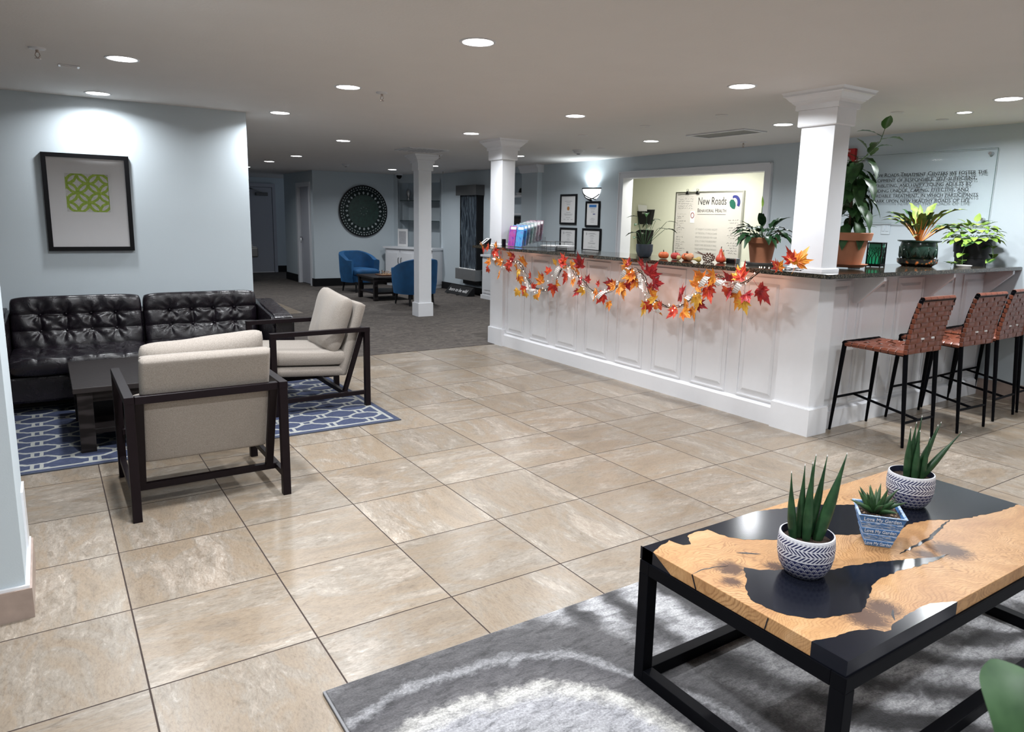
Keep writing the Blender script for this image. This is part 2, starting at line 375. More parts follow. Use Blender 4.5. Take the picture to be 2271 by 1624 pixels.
struct('wall_passage', MB().box(-3.6, 1.475, 10.4, 10.52, 0, H), m_wall)
struct('wall_hall_far', MB().box(3.3, 3.42, 13.2, 16.8, 0, H), m_wall)
struct('wall_rear', MB().box(3.3, 7.1, 16.8, 16.95, 0, H), m_wall)
XW = 7.0      # face of the right wall
mb = MB(); mb.box(XW, XW+.15, -6, 3.218, 0, H); mb.box(XW, XW+.15, 5.693, 8.27, 0, H); mb.box(XW, XW+.15, 3.218, 5.693, 2.14, H); mb.box(XW, XW+.15, 3.218, 5.693, 0, .72)
struct('wall_right', mb, m_wall)
mb = MB(); mb.box(7.3, 7.4, 8.25, 9.45, 0, H); mb.box(7.0, 7.3, 9.32, 9.47, 0, H); mb.box(7.0, 7.15, 9.47, 11.38, 0, H); mb.box(7.15,7.3,8.20,8.27,0,H); mb.box(7.0,7.3,8.27,9.32,2.32,H)
struct('wall_fountain', mb, m_wall)
# mandala wall, door wall
mb = MB(); mb.box(4.74, 6.5, 12.65, 12.8, 0, H); struct('wall_medallion', mb, m_wall)
mb = MB(); mb.box(4.62, 4.74, 13.70, 14.75, 0, H); mb.box(4.62, 4.74, 12.65, 12.86, 0, H); mb.box(4.62, 4.74, 12.86, 13.70, 2.13, H); mb.box(4.74, 5.2, 14.6, 14.75, 0, H)
struct('wall_closet', mb, m_wall)
# diagonal wall with the display niche
P0, P1 = V((6.42, 12.7, 0)), V((7.03, 11.36, 0)); dg = (P1-P0).normalized(); dn = V((dg.y, -dg.x, 0)); 
if dn.x > 0: dn = -dn     # towards the room
def dgp(s, d, z): return P0 + dg*s + dn*d + V((0,0,z))
LD = (P1-P0).length
def dbox(mb, s0, s1, d0, d1, z0, z1):
    q = [(s0,d0),(s1,d0),(s1,d1),(s0,d1)]; mb.prism(q, z0, z1, lambda u,v,d: dgp(u,v,d)); return mb
mb = MB(); dbox(mb, -.2, .22, -.1, 0, 0, H); dbox(mb, LD-.12, LD+.05, -.1, 0, 0, H); dbox(mb, .22, LD-.12, -.1, 0, 2.24, H); dbox(mb, .22, LD-.12, -.4, -.32, 0, 2.3); dbox(mb, .18,.22,-.4,0,0,2.3); dbox(mb, LD-.12,LD-.08,-.4,0,0,2.3)
struct('wall_niche', mb, m_wall)
# office behind the opening
mb = MB(); mb.box(8.6, 8.7, 2.2, 8.2, 0, H); mb.box(7.15, 8.7, 2.1, 2.2, 0, H); mb.box(7.4, 8.7, 8.1, 8.2, 0, H)
mb.box(7.152, 7.16, 2.2, 3.14, 0, H); mb.box(7.152, 7.16, 5.76, 8.1, 0, H)
struct('wall_office', mb, m_cream)
struct('floor_office', MB().box(7.15, 8.7, 2.1, 8.2, -.05, .002), m_carpet)
# opening trim
mb = MB()
mb.box(6.975, 7.0, 3.14, 3.228, .72, 2.21); mb.box(6.975, 7.0, 5.683, 5.77, .72, 2.21); mb.box(6.975, 7.0, 3.228, 5.683, 2.13, 2.21)
mb.box(6.965, 7.0, 3.132, 3.15, .72, 2.218); mb.box(6.965, 7.0, 5.76, 5.778, .72, 2.218); mb.box(6.965, 7.0, 3.14, 5.77, 2.20, 2.218)
mb.box(7.0, 7.17, 3.208, 3.228, .72, 2.14); mb.box(7.0, 7.17, 5.683, 5.703, .72, 2.14); mb.box(7.0, 7.17, 3.218, 5.693, 2.125, 2.145); mb.box(6.94, 7.2, 3.18, 5.73, .70, .74)
struct('trim_1', mb, m_trim)
# near wall end, left
struct('wall_near', MB().box(-3.6, -.33, .70, 1.16, .125, H), m_wall)
struct('baseboard_near', MB().box(-3.6, -.31, .68, 1.18, 0, .118), m_skirt)
struct('trim_2', MB().box(-3.6, -.317, .687, 1.173, .118, .128), m_white)
mb = MB().box(-.335, -.322, 1.02, 1.165, .128, .38); struct('trim_3', mb, m_white)
# skirtings
mb = MB(); mb.box(6.985, 7.0, -6, .68, 0, .15); struct('baseboard_right', mb, m_skirt)
mb = MB()
mb.box(4.605, 6.42, 12.632, 12.65, 0, .17); mb.box(4.602, 4.62, 13.76, 14.75, 0, .17); mb.box(4.602,4.62,12.65,12.79,0,.17); mb.box(4.95, 5.4, 16.78, 16.8, 0, .17); mb.box(4.74,5.2,14.75,14.765,0,.17)
mb.box(6.982, 7.0, 9.47, 11.38, 0, .15)
struct('baseboard_far', mb, m_base)
struct('baseboard_picture', MB().box(-3.6, 1.475, 4.665, 4.68, 0, .1), m_base)
# closet door (door_1) and exit door (door_2)
d = struct('door_1', MB().box(4.66, 4.70, 12.90, 13.66, .02, 2.10), m_door)
mb = MB()
for a, b in ((12.79, 12.88), (13.68, 13.77)): mb.box(4.595, 4.62, a, b, 0, 2.19)
mb.box(4.595, 4.62, 12.88, 13.68, 2.10, 2.19); mb.box(4.62, 4.74, 12.86, 12.89, 0, 2.13); mb.box(4.62, 4.74, 13.67, 13.70, 0, 2.13); mb.box(4.62, 4.74, 12.89, 13.67, 2.10, 2.13)
f = mb.build('door_frame', m_trim, d)
mb = MB(); mb.tube([(4.66,13.58,1.02),(4.61,13.58,1.02)], .012).tube([(4.612,13.58,1.02),(4.608,13.47,1.015)], .009).lathe([(0,0),(.03,0),(.03,.006),(0,.006)], 16, (4.655,13.58,1.0))
mb.tube([(4.61,13.52,1.0),(4.61,13.50,.93),(4.612,13.53,.9)], .006)
mb.build('door_handle', m_steel, d)
d2 = struct('door_2', MB().box(4.02, 4.86, 16.74, 16.78, .03, 2.17), m_door)
mb = MB().box(3.92, 4.01, 16.73, 16.8, 0, 2.27).box(4.87, 4.95, 16.73, 16.8, 0, 2.27).box(4.01, 4.87, 16.73, 16.8, 2.18, 2.27)
mb.build('door_frame', m_door, d2)
mb = MB().box(4.45, 4.75, 16.66, 16.74, 1.96, 2.04, .01); mb.beam((4.6,16.68,2.05),(4.35,16.62,2.12),.025).beam((4.35,16.62,2.12),(4.2,16.72,2.16),.025)
mb.build('door_closer', m_dsteel, d2)
MB().box(4.02, 4.86, 16.73, 16.745, .004, .026).build('threshold', m_paper, d2)

# pilaster on the right wall
pl = thing('wall_pilaster', 'white pilaster with a small crown against the wall, left of the framed certificates', 'pilaster', (6.96, 7.99, 0))
MB().box(-.06, .04, -.24, .24, 0, H-.0, .004).build('shaft', m_wall, pl)
MB().prism([(-.06,2.29),(-.075,2.30),(-.085,2.35),(-.12,2.40),(-.12,H),(.04,H),(.04,2.29)], -.28, .28, lambda u,v,d: (u, d, v)).build('crown', m_white, pl)

# ---------------------------------------------------------------- columns
def column(name, label, x0, x1, y0, y1, z0, ztop, pl_h=None, pl_o=.02, foot=False, s=1):
    cx, cy = (x0+x1)/2, (y0+y1)/2; hx, hy = (x1-x0)/2, (y1-y0)/2
    t = thing(name, label, 'column', (cx, cy, z0))
    MB().box(-hx, hx, -hy, hy, 0, ztop-z0-.005, .003).build('shaft', m_white, t)
    def sq(mb, o0, o1, a, b):   # frustum ring
        bm = mb.bm; lo = [bm.verts.new((sx*(hx+o0), sy*(hy+o0), a-z0)) for sx, sy in ((-1,-1),(1,-1),(1,1),(-1,1))]
        hi = [bm.verts.new((sx*(hx+o1), sy*(hy+o1), b-z0)) for sx, sy in ((-1,-1),(1,-1),(1,1),(-1,1))]
        for k in range(4): bm.faces.new((lo[k], lo[(k+1)%4], hi[(k+1)%4], hi[k]))
        bm.faces.new(lo[::-1]); bm.faces.new(hi)
    mb = MB(); sq(mb, .02, .02, 2.195, 2.30); sq(mb, .014, .02, 2.188, 2.195); mb.build('capital_band', m_white, t)
    mb = MB(); o = .036
    for a, b, za, zb in ((o,o,2.30,2.335),(o,.047,2.335,2.342),(.045,.055,2.342,2.35),(.055,.06,2.35,2.36),(.065,.085,2.36,2.385),(.085,.095,2.385,2.392),(.10,.10,2.392,2.405),(.10,.112,2.405,ztop)): sq(mb, a, b, za, zb)
    mb.build('crown_moulding', m_white, t)
    if foot: mb = MB(); sq(mb, .012, .012, z0, z0+.018); sq(mb, .012, .006, z0+.018, z0+.024); mb.build('foot_trim', m_white, t)
    if pl_h: mb = MB(); sq(mb, pl_o, pl_o, z0, z0+pl_h-.005); sq(mb, pl_o, pl_o-.008, z0+pl_h-.005, z0+pl_h); mb.build('plinth', m_white, t)
    return t
ZC = 1.19    # counter top
column('square_column', 'large white square column standing on the corner of the bar counter', 4.385, 4.565, .665, .925, ZC, H, foot=True)
column('square_column', 'white square column standing on the far left end of the reception counter', 4.385, 4.565, 4.88, 5.14, ZC, H, foot=True)
column('square_column', 'slim white free-standing square column on the dark carpet by the blue tub chairs', 4.575, 4.785, 7.50, 7.68, .004, H, pl_h=.21)

# ---------------------------------------------------------------- reception counter
rc = thing('reception_counter', 'white panelled L-shaped reception counter base with raised rectangular panels', 'counter', (4.5, 2.8, 0))
def W(mb, name, m, par, **k):      # world-built mesh -> child of par
    mb.bm.transform(M.Translation(-par.location)); return mb.build(name, m, par, **k)
mb = MB(); mb.box(4.40, 4.55, .93, 4.80, 0, 1.155); mb.box(4.50, 6.997, .71, .86, 0, 1.155)
W(mb, 'core', m_white, rc)
def relief(mb, f, a0, a1, z0, z1, sign=1):
    """raised panel ring: picture-frame moulding around a raised field; f(a,z,d)->xyz with d = out of the face"""
    w1 = .012
    for (p0,p1,q0,q1) in ((a0,a1,z0,z0+w1),(a0,a1,z1-w1,z1),(a0,a0+w1,z0+w1,z1-w1),(a1-w1,a1,z0+w1,z1-w1)):
        mb.prism([(p0,q0),(p1,q0),(p1,q1),(p0,q1)], 0, .009, f)
    i = .045; bm = mb.bm
    lo = [bm.verts.new(f(a,z,.001)) for a,z in ((a0+i,z0+i),(a1-i,z0+i),(a1-i,z1-i),(a0+i,z1-i))]
    hi = [bm.verts.new(f(a,z,.011)) for a,z in ((a0+i+.02,z0+i+.02),(a1-i-.02,z0+i+.02),(a1-i-.02,z1-i-.02),(a0+i+.02,z1-i-.02))]
    for k in range(4): bm.faces.new((lo[k], lo[(k+1)%4], hi[(k+1)%4], hi[k]))
    bm.faces.new(hi)
for k in range(8):
    a = .955 + .4885*k + .0; mb = MB(); relief(mb, lambda u,v,d: (4.40-d, u, v), a, a+.37, .165, 1.115)
    W(mb, 'raised_panel', m_white, rc)
for k in range(5):
    a = 4.585 + .515*k - (.14 if k == 0 else 0); a = [4.56, 4.95, 5.475, 5.975, 6.53][k]; b = [4.84, 5.345, 5.87, 6.39, 6.95][k]
    mb = MB(); relief(mb, lambda u,v,d: (u, .71-d, v), a, b, .165, 1.115); W(mb, 'raised_panel', m_white, rc)
mb = MB(); mb.box(4.372, 4.40, .93, 4.80, 0, .135); mb.prism([(4.372,.135),(4.40,.135),(4.40,.155)], .93, 4.80, lambda u,v,d:(u,d,v)); mb.box(4.55, 6.995, .682, .71, 0, .135); mb.prism([(.682,.135),(.71,.135),(.71,.155)], 4.55, 6.995, lambda u,v,d:(d,u,v))
W(mb, 'baseboard', m_white, rc)
for nm, y0, y1 in (('corner_post', .645, .935), ('end_post', 4.79, 5.07)):
    mb = MB(); mb.box(4.362, 4.545, y0, y1, 0, 1.158); q = W(mb, nm, m_white, rc)
    mb = MB(); mb.box(4.345, 4.572, y0-.02, y1+.015, 0, .2); mb.box(4.35, 4.566, y0-.014, y1+.01, .2, .206); mb.bm.transform(M.Translation(-rc.location)); mb.build('post_base', m_white, q)
for x in (4.90, 5.90, 6.93):
    mb = MB(); mb.prism([(.71,1.155),(.488,1.155),(.488,1.125),(.672,.945),(.71,.945)], x-.016, x+.016, lambda u,v,d:(d,u,v))
    W(mb, 'bracket', m_white, rc)
ct = MB(); f = lambda u,v,d: (u,v,d)
poly = [(4.165,.50),(4.175,.475),(4.20,.462),(6.997,.455),(6.997,1.10),(4.85,1.10),(4.85,5.05),(4.80,5.22),(4.20,5.22),(4.155,5.16)]
ct.prism(poly, 1.160, 1.19, f); bmesh.ops.bevel(ct.bm, geom=[e for e in ct.bm.edges if abs(e.verts[0].co.z-e.verts[1].co.z) < 1e-6], offset=.004, segments=2, affect='EDGES')
tag(ct.build('countertop', m_granite, smooth=30), 'dark speckled granite countertop lying on the white reception counter', 'countertop')

# ---------------------------------------------------------------- ceiling lights
m_ringw = mat('lamp_ring', (.62,.62,.64), .35, var=0)
def downlight(x, y, label, r=.085, on=True, power=LAMP_W, spread=150, group='recessed ceiling lights', col=(.94,.97,1)):
    t = thing('ceiling_light', label, 'ceiling light', (x,y,H), 0, group)
    MB().lathe([(r,-.004),(r+.012,-.005),(r+.016,0),(r+.016,.003),(r,.003),(r,-.004)], 36).build('trim_ring', m_ringw, t)
    MB().lathe([(0,-.0015),(r,-.0025),(r,.003),(0,.003)], 36).build('diffuser', m_lamp if on else m_ceil, t)
    if on:
        L = D.lights.new('downlight', 'AREA'); L.shape = 'DISK'; L.size = r*1.9; L.energy = power; L.color = col; L.spread = R(spread)
        lo = D.objects.new('lamp_glow', L); COL.objects.link(lo); lo.parent = t; lo.location = (0,0,-.008)
    return t
P = LAMP_W
LIGHTS = [
 (.319,2.771,'large recessed ceiling light at the upper left, above the black coffee table',P*.8,150),
 (.284,4.37,'recessed ceiling light close to the wall right above the framed green print',P*.55,155),
 (1.818,1.07,'nearest recessed ceiling light, top centre of the photo',P,150),
 (1.752,2.799,'recessed ceiling light above the oatmeal armchair facing the sofa table',P,150),
 (1.73,4.478,'recessed ceiling light beside the outer corner of the picture wall',P*.8,150),
 (3.035,6.436,'recessed ceiling light over the carpet between the wall corner and the round medallion',P*.9,150),
 (3.837,4.659,'recessed ceiling light left of the far counter column capital',P*.9,150),
 (3.86,2.853,'recessed ceiling light above the middle of the leaf garland',P,150),
 (3.838,1.018,'recessed ceiling light left of the big corner column capital',P,150),
 (5.627,.158,'largest recessed ceiling light at the right edge of the photo',P*1.7,150),
 (5.63,2.016,'recessed ceiling light half hidden by the big corner column capital',P*.9,150),
 (5.749,3.863,'recessed ceiling light in front of the office opening, left of the flat vent',P*.8,150),
 (3.292,9.261,'recessed ceiling light over the carpet hall, nearest of its row to the round medallion',P*.75,150),
 (3.281,10.832,'recessed ceiling light over the carpet hall in front of the exit door',P*.75,150),
 (3.322,12.746,'recessed ceiling light in the hall half hidden by the picture wall edge',P*.4,150),
 (5.713,11.05,'recessed ceiling light above the blue tub chairs, right of the medallion',P*.75,150),
 (5.829,9.483,'small recessed ceiling light just right of the slim column',P*.75,150),
 (5.766,6.63,'recessed ceiling light just right of the far counter column capital',P*.8,150)]
for x, y, lb, p, sp in LIGHTS: downlight(x, y, lb, .082, True, p, sp)
downlight(6.047, .645, 'small bright gimbal spotlight in front of the clear wall sign', .05, True, P*1.1, 165)
for x, y in ((1.8,-.7),(3.85,-.75),(5.63,-1.6),(1.8,-2.6),(3.85,-2.6),(.3,1.0),(.3,-.8),(.3,-2.6),(1.8,-4.5),(3.85,-4.5),(5.7,-4.2)):
    downlight(x, y, 'recessed ceiling light behind the camera, out of the picture', .082, True, P*(1.7 if x < 1 else .75), 150, 'ceiling lights behind the camera')
# added office light: unseen panel that brightens the office evenly
L = D.lights.new('office', 'AREA'); L.shape = 'RECTANGLE'; L.size = 1.1; L.size_y = .5; L.energy = 37; L.color = (1, .98, .90)
t = thing('added_office_panel', 'added light panel brightening the office, unseen behind the wall head', 'ceiling light', (7.7, 5.2, H))
MB().box(-.28,.28,-.58,.58,-.03,-.002).build('housing', m_trim, t); lo = D.objects.new('lamp_glow', L); COL.objects.link(lo); lo.parent = t; lo.location = (0,0,-.04); lo.rotation_euler = (0,0,R(90))
# unlit discs, sprinklers, vents, detectors
def disc(x, y, label, r=.055, kind='cover'):
    t = thing('ceiling_cover', label, 'ceiling cover', (x,y,H), 0, 'round ceiling cover plates')
    MB().lathe([(0,-.004),(r*.8,-.005),(r,-.002),(r,.002)], 28).build('plate', m_ceil, t, smooth=40)
    MB().lathe([(r*.8,-.006),(r*.9,-.007),(r*.95,-.003),(r*.8,-.003),(r*.8,-.006)], 28).build('rim', m_ringw, t)
disc(4.759,1.983,'round white ceiling plate left of the big corner column, nearest of three in a row',.055)
disc(4.776,2.928,'round white ceiling plate left of the flat vent, middle of three in a row')
disc(4.826,3.951,'round white ceiling plate nearest to the far counter column, last of three in a row')
disc(5.888,4.902,'round white ceiling plate right of the smoke detector above the wall sconce')
disc(5.67,.976,'round white ceiling plate just right of the big corner column capital', .05)
disc(6.325,.95,'round white ceiling plate left of the small spotlight', .05)
m_brass = mat('sprinkler_chrome', (.5,.42,.38), .3, 1)
def sprinkler(x, y, label):
    t = thing('fire_sprinkler', label, 'sprinkler', (x,y,H), 0, 'pendent fire sprinklers')
    MB().lathe([(0,0),(.045,0),(.04,-.008),(.018,-.012),(0,-.012)], 24).build('escutcheon', m_ringw, t, smooth=40)
    mb = MB().tube([(0,0,-.01),(0,0,-.028)], .009, 10); mb.tube([(-.008,0,-.026),(-.012,0,-.042),(0,0,-.058)], .0025, 6).tube([(.008,0,-.026),(.012,0,-.042),(0,0,-.058)], .0025, 6); mb.lathe([(0,-.062),(.016,-.061),(.016,-.058),(0,-.058)], 14)
    mb.build('head', m_brass, t)
sprinkler(-.112,2.759,'chrome fire sprinkler at the upper left corner of the ceiling')
sprinkler(2.033,2.851,'fire sprinkler right of the light above the oatmeal armchair')
sprinkler(6.55,3.214,'fire sprinkler on the ceiling above the office opening')
sprinkler(4.822,7.308,'small fire sprinkler next to the slim column capital')
sprinkler(6.60,10.6,'tiny fire sprinkler above the tall slate fountain')
sprinkler(3.139,10.43,'tiny fire sprinkler beside the hall light near the exit door')
t = thing('ceiling_box', 'small flat white rectangular plate on the ceiling at the upper left', 'ceiling plate', (.058,3.246,H))
MB().box(-.06,.06,-.04,.04,-.006,.001,.002).build('plate', m_ringw, t); MB().box(-.045,.045,-.028,.028,-.008,-.005).build('insert', m_ceil, t)
def vent(name, x0,x1,y0,y1,label, slats=0):
    t = thing(name, label, 'ceiling vent', ((x0+x1)/2,(y0+y1)/2,H)); a,b = (x1-x0)/2,(y1-y0)/2
    mb = MB(); w_ = .03
    mb.box(-a,a,-b,-b+w_,-.012,0).box(-a,a,b-w_,b,-.012,0).box(-a,-a+w_,-b+w_,b-w_,-.012,0).box(a-w_,a,-b+w_,b-w_,-.012,0); mb.build('frame', m_ringw, t)
    if slats:
        for k in range(slats):
            x = -a+w_ + (k+.5)*(2*a-2*w_)/slats; MB().beam((x,-b+w_,-.008),(x,b-w_,-.008), .012, .02, up=(.6,0,.8)).build('slat', m_ringw, t)
        MB().box(-a+w_,a-w_,-b+w_,b-w_,.0005,.0015).build('backing', m_blackm, t)
    else: MB().box(-a+w_,a-w_,-b+w_,b-w_,-.006,0).build('grille', mat('vent_grille', (.16,.155,.15), .6, bump=.5, bsc=300), t)
vent('flat_ceiling_vent', 5.60,5.94,2.43,3.19,'long flat rectangular vent on the ceiling in front of the office opening')
vent('slatted_ceiling_vent', 3.99,4.59,6.55,7.05,'slatted square vent on the ceiling above the slim column', 8)
def detector(x, y, label, s=1):
    t = thing('smoke_detector', label, 'smoke detector', (x,y,H))
    MB().lathe([(0,-.045*s),(.035*s,-.045*s),(.055*s,-.03*s),(.06*s,-.012*s),(.075*s,-.01*s),(.075*s,0)], 28).build('body', m_ringw, t, smooth=40)
    MB().lathe([(0,-.052*s),(.02*s,-.05*s),(.024*s,-.044*s),(0,-.044*s)], 20).build('sensor', m_blackm, t)
detector(5.83,5.299,'smoke detector on the ceiling above the wall sconce', 1.1)
detector(4.508,10.358,'smoke detector on the ceiling in front of the round medallion', 1)
t = thing('dome_camera', 'small dark dome security camera at the ceiling in the corner right of the medallion', 'camera', (6.42,12.3,H))
MB().lathe([(0,-.03),(.08,-.03),(.085,0)], 24).build('housing', m_white, t, smooth=40); MB().lathe([(.06,-.03),(.055,-.07),(.03,-.10),(0,-.11)], 24).build('dome', m_black, t, smooth=True)
# ---------------------------------------------------------------- cushions
def cushion(hx, hy, ht, nx=24, ny=20, b=.22, a=8, disp=None, back=1.0, rc=.035):
    """pillow lying in XY, front face +Z; disp(x,y)->dz in metres on the front face"""
    mb = MB(); bm = mb.bm
    def prof(u, v): return max(0, (1-abs(u)**a)*(1-abs(v)**a))**b
    us = [sin(pi/2*(2*i/nx-1)) for i in range(nx+1)]; vs = [sin(pi/2*(2*j/ny-1)) for j in range(ny+1)]
    us = [.6*u+.4*(2*i/nx-1) for i,u in enumerate(us)]; vs = [.6*v+.4*(2*j/ny-1) for j,v in enumerate(vs)]
    F, B = {}, {}
    for i, u in enumerate(us):
        for j, v in enumerate(vs):
            p = prof(u, v); x, y = u*hx*(1-rc*abs(v)**8), v*hy*(1-rc*abs(u)**8*hx/hy)
            z = ht*p + (disp(x, y)*min(1, p*1.3) if disp else 0)
            F[i,j] = bm.verts.new((x, y, z))
            B[i,j] = F[i,j] if i in (0,nx) or j in (0,ny) else bm.verts.new((x, y, -ht*p*back))
    for i in range(nx):
        for j in range(ny):
            bm.faces.new((F[i,j], F[i+1,j], F[i+1,j+1], F[i,j+1])); bm.faces.new((B[i,j+1], B[i+1,j+1], B[i+1,j], B[i,j]))
    return mb
def put(mb, loc, rot=(0,0,0)):
    m = Euler(rot).to_matrix().to_4x4(); m.translation = V(loc); mb.bm.transform(m); return mb
STAND = (R(90), 0, 0)      # XY cushion -> stands in XZ, front faces -y

# ---------------------------------------------------------------- leather sofa
sf = thing('leather_sofa', 'long black tufted leather sofa with two button-back cushions against the pale blue wall', 'sofa', (.48, 4.17, 0), R(-2))
mb = MB(); mb.box(-1.08, 1.08, -.36, .44, .10, .30, .02); mb.box(-1.0, 1.0, .28, .44, .12, .70, .03); mb.build('base', m_leather, sf)
def arm(sx):
    mb = MB(); x0, x1 = (.93, 1.11)
    pr = [(-.43,.12),(.44,.12),(.44,.715),(.35,.735),(-.36,.675),(-.43,.64)]
    q = MB(); q.prism(pr, sx*x0, sx*x1, lambda u,v,d:(d,u,v)); bmesh.ops.recalc_face_normals(q.bm, faces=q.bm.faces)
    bmesh.ops.bevel(q.bm, geom=list(q.bm.edges), offset=.022, segments=3, affect='EDGES'); return q
for sx in (-1, 1): arm(sx).build('arm', m_leather, sf, smooth=50)
def tuft(btn, rows, cols, yl, dip=.030, sig=.055, sd=.014, ph=0):
    ys = [-9]+sorted(rows)+[9]
    def f(x, y):
        d = 0
        for k, (bx, by) in enumerate(btn):
            r = hypot(x-bx, y-by); d -= dip*math.exp(-r/sig)
            d += .0042*cos(7*atan2(y-by, x-bx)+k*2.1+ph)*math.exp(-((r-.05)/.04)**2)
        for ry in rows: d -= sd*math.exp(-abs(y-ry)/.014)
        for cx in cols:
            if yl[0] <= y <= yl[1]: d -= sd*.9*math.exp(-abs(x-cx)/.012)
        d += .004*sin(x*15+ph)*cos(y*19+ph*2)+.002*sin(x*47+y*23+ph)
        return d
    return f
for k, cx in enumerate((-.465, .465)):
    bx = [-.26, -.085, .09, .265]; btn = [(x, y) for x in bx for y in (-.055, .075)]
    mb = cushion(.46, .225, .085, 120, 64, b=.2, disp=tuft(btn, (-.055,.075), bx, (-.055,.075), ph=k*1.7))
    put(mb, (cx, .205, .605), (R(90-12), 0, R(.8 if k else -.8))); c = mb.build('back_cushion', m_leather, sf, smooth=True)
    for x, y in btn:
        mb = MB(); mb.sphere((x, y, .046), .011, 1); put(mb, (cx, .205, .605), (R(90-12), 0, R(.8 if k else -.8))); mb.build('button', m_leather, c, smooth=True)
    bx = [-.28, -.095, .09, .275]
    mb = cushion(.465, .36, .075, 110, 72, b=.2, disp=tuft([(x,-.02) for x in bx], (-.02,), bx, (-.36,.36), .022, .05, .012))
    put(mb, (cx, -.07, .375)); mb.build('seat_cushion', m_leather, sf, smooth=True)
for sx in (-1,1):
    for y in (-.34, .38): MB().box(sx*1.0-.03, sx*1.0+.03, y-.03, y+.03, .01, .11).build('leg', m_blackm, sf)

# ---------------------------------------------------------------- sofa table
def low_table(name, label, x0,x1,y0,y1,h, lg=.09, shelf=None, z0=0, m=m_darkwood, ap=.07):
    t = thing(name, label, 'table', ((x0+x1)/2,(y0+y1)/2,z0)); a,b = (x1-x0)/2,(y1-y0)/2
    MB().box(-a,a,-b,b,h-.035,h,.004).build('tabletop', m, t)
    for sx in (-1,1):
        for sy in (-1,1):
            cx, cy = sx*(a-.02-lg/2), sy*(b-.02-lg/2); MB().box(cx-lg/2,cx+lg/2,cy-lg/2,cy+lg/2,0,h-.035,.003).build('leg', m, t)
    e = .03; mb = MB(); k = .02+lg/2
    mb.box(-a+k,a-k,-b+k-.012,-b+k+.012,h-.035-ap,h-.035).box(-a+k,a-k,b-k-.012,b-k+.012,h-.035-ap,h-.035).box(-a+k-.012,-a+k+.012,-b+k,b-k,h-.035-ap,h-.035).box(a-k-.012,a-k+.012,-b+k,b-k,h-.035-ap,h-.035)
    mb.build('apron', m, t)
    if shelf: MB().box(-a+.04,a-.04,-b+.04,b-.04,shelf-.02,shelf+.012,.003).build('shelf', m, t)
    return t
low_table('coffee_table', 'low black-brown wooden coffee table on the blue rug in front of the leather sofa', -.095, 1.03, 2.675, 3.62, .43-.008, .085, .13, z0=.008)
# rugs
mb = MB().box(-.62, 1.985, 2.44, 4.15, .0005, .008, .002)
tag(mb.build('area_rug', m_rugblue), 'blue area rug with a grey chain-link trellis pattern under the sofa table', 'rug')
mb = MB(); mb.box(.47, 3.75, -3.6, -.322, .0005, .016, .003)
r_ = mb.build('area_rug', m_ruggrey); tag(r_, 'plush grey marbled rug with swirling bands under the wood and resin table', 'rug')
mb = MB(); mb.box(.462, .472, -3.6, -.322, .0005, .012, .002); mb.box(.462, 3.75, -.324, -.317, .0005, .012, .002); mb.build('binding', mat('rug_binding', (.20,.20,.21), .9), r_)

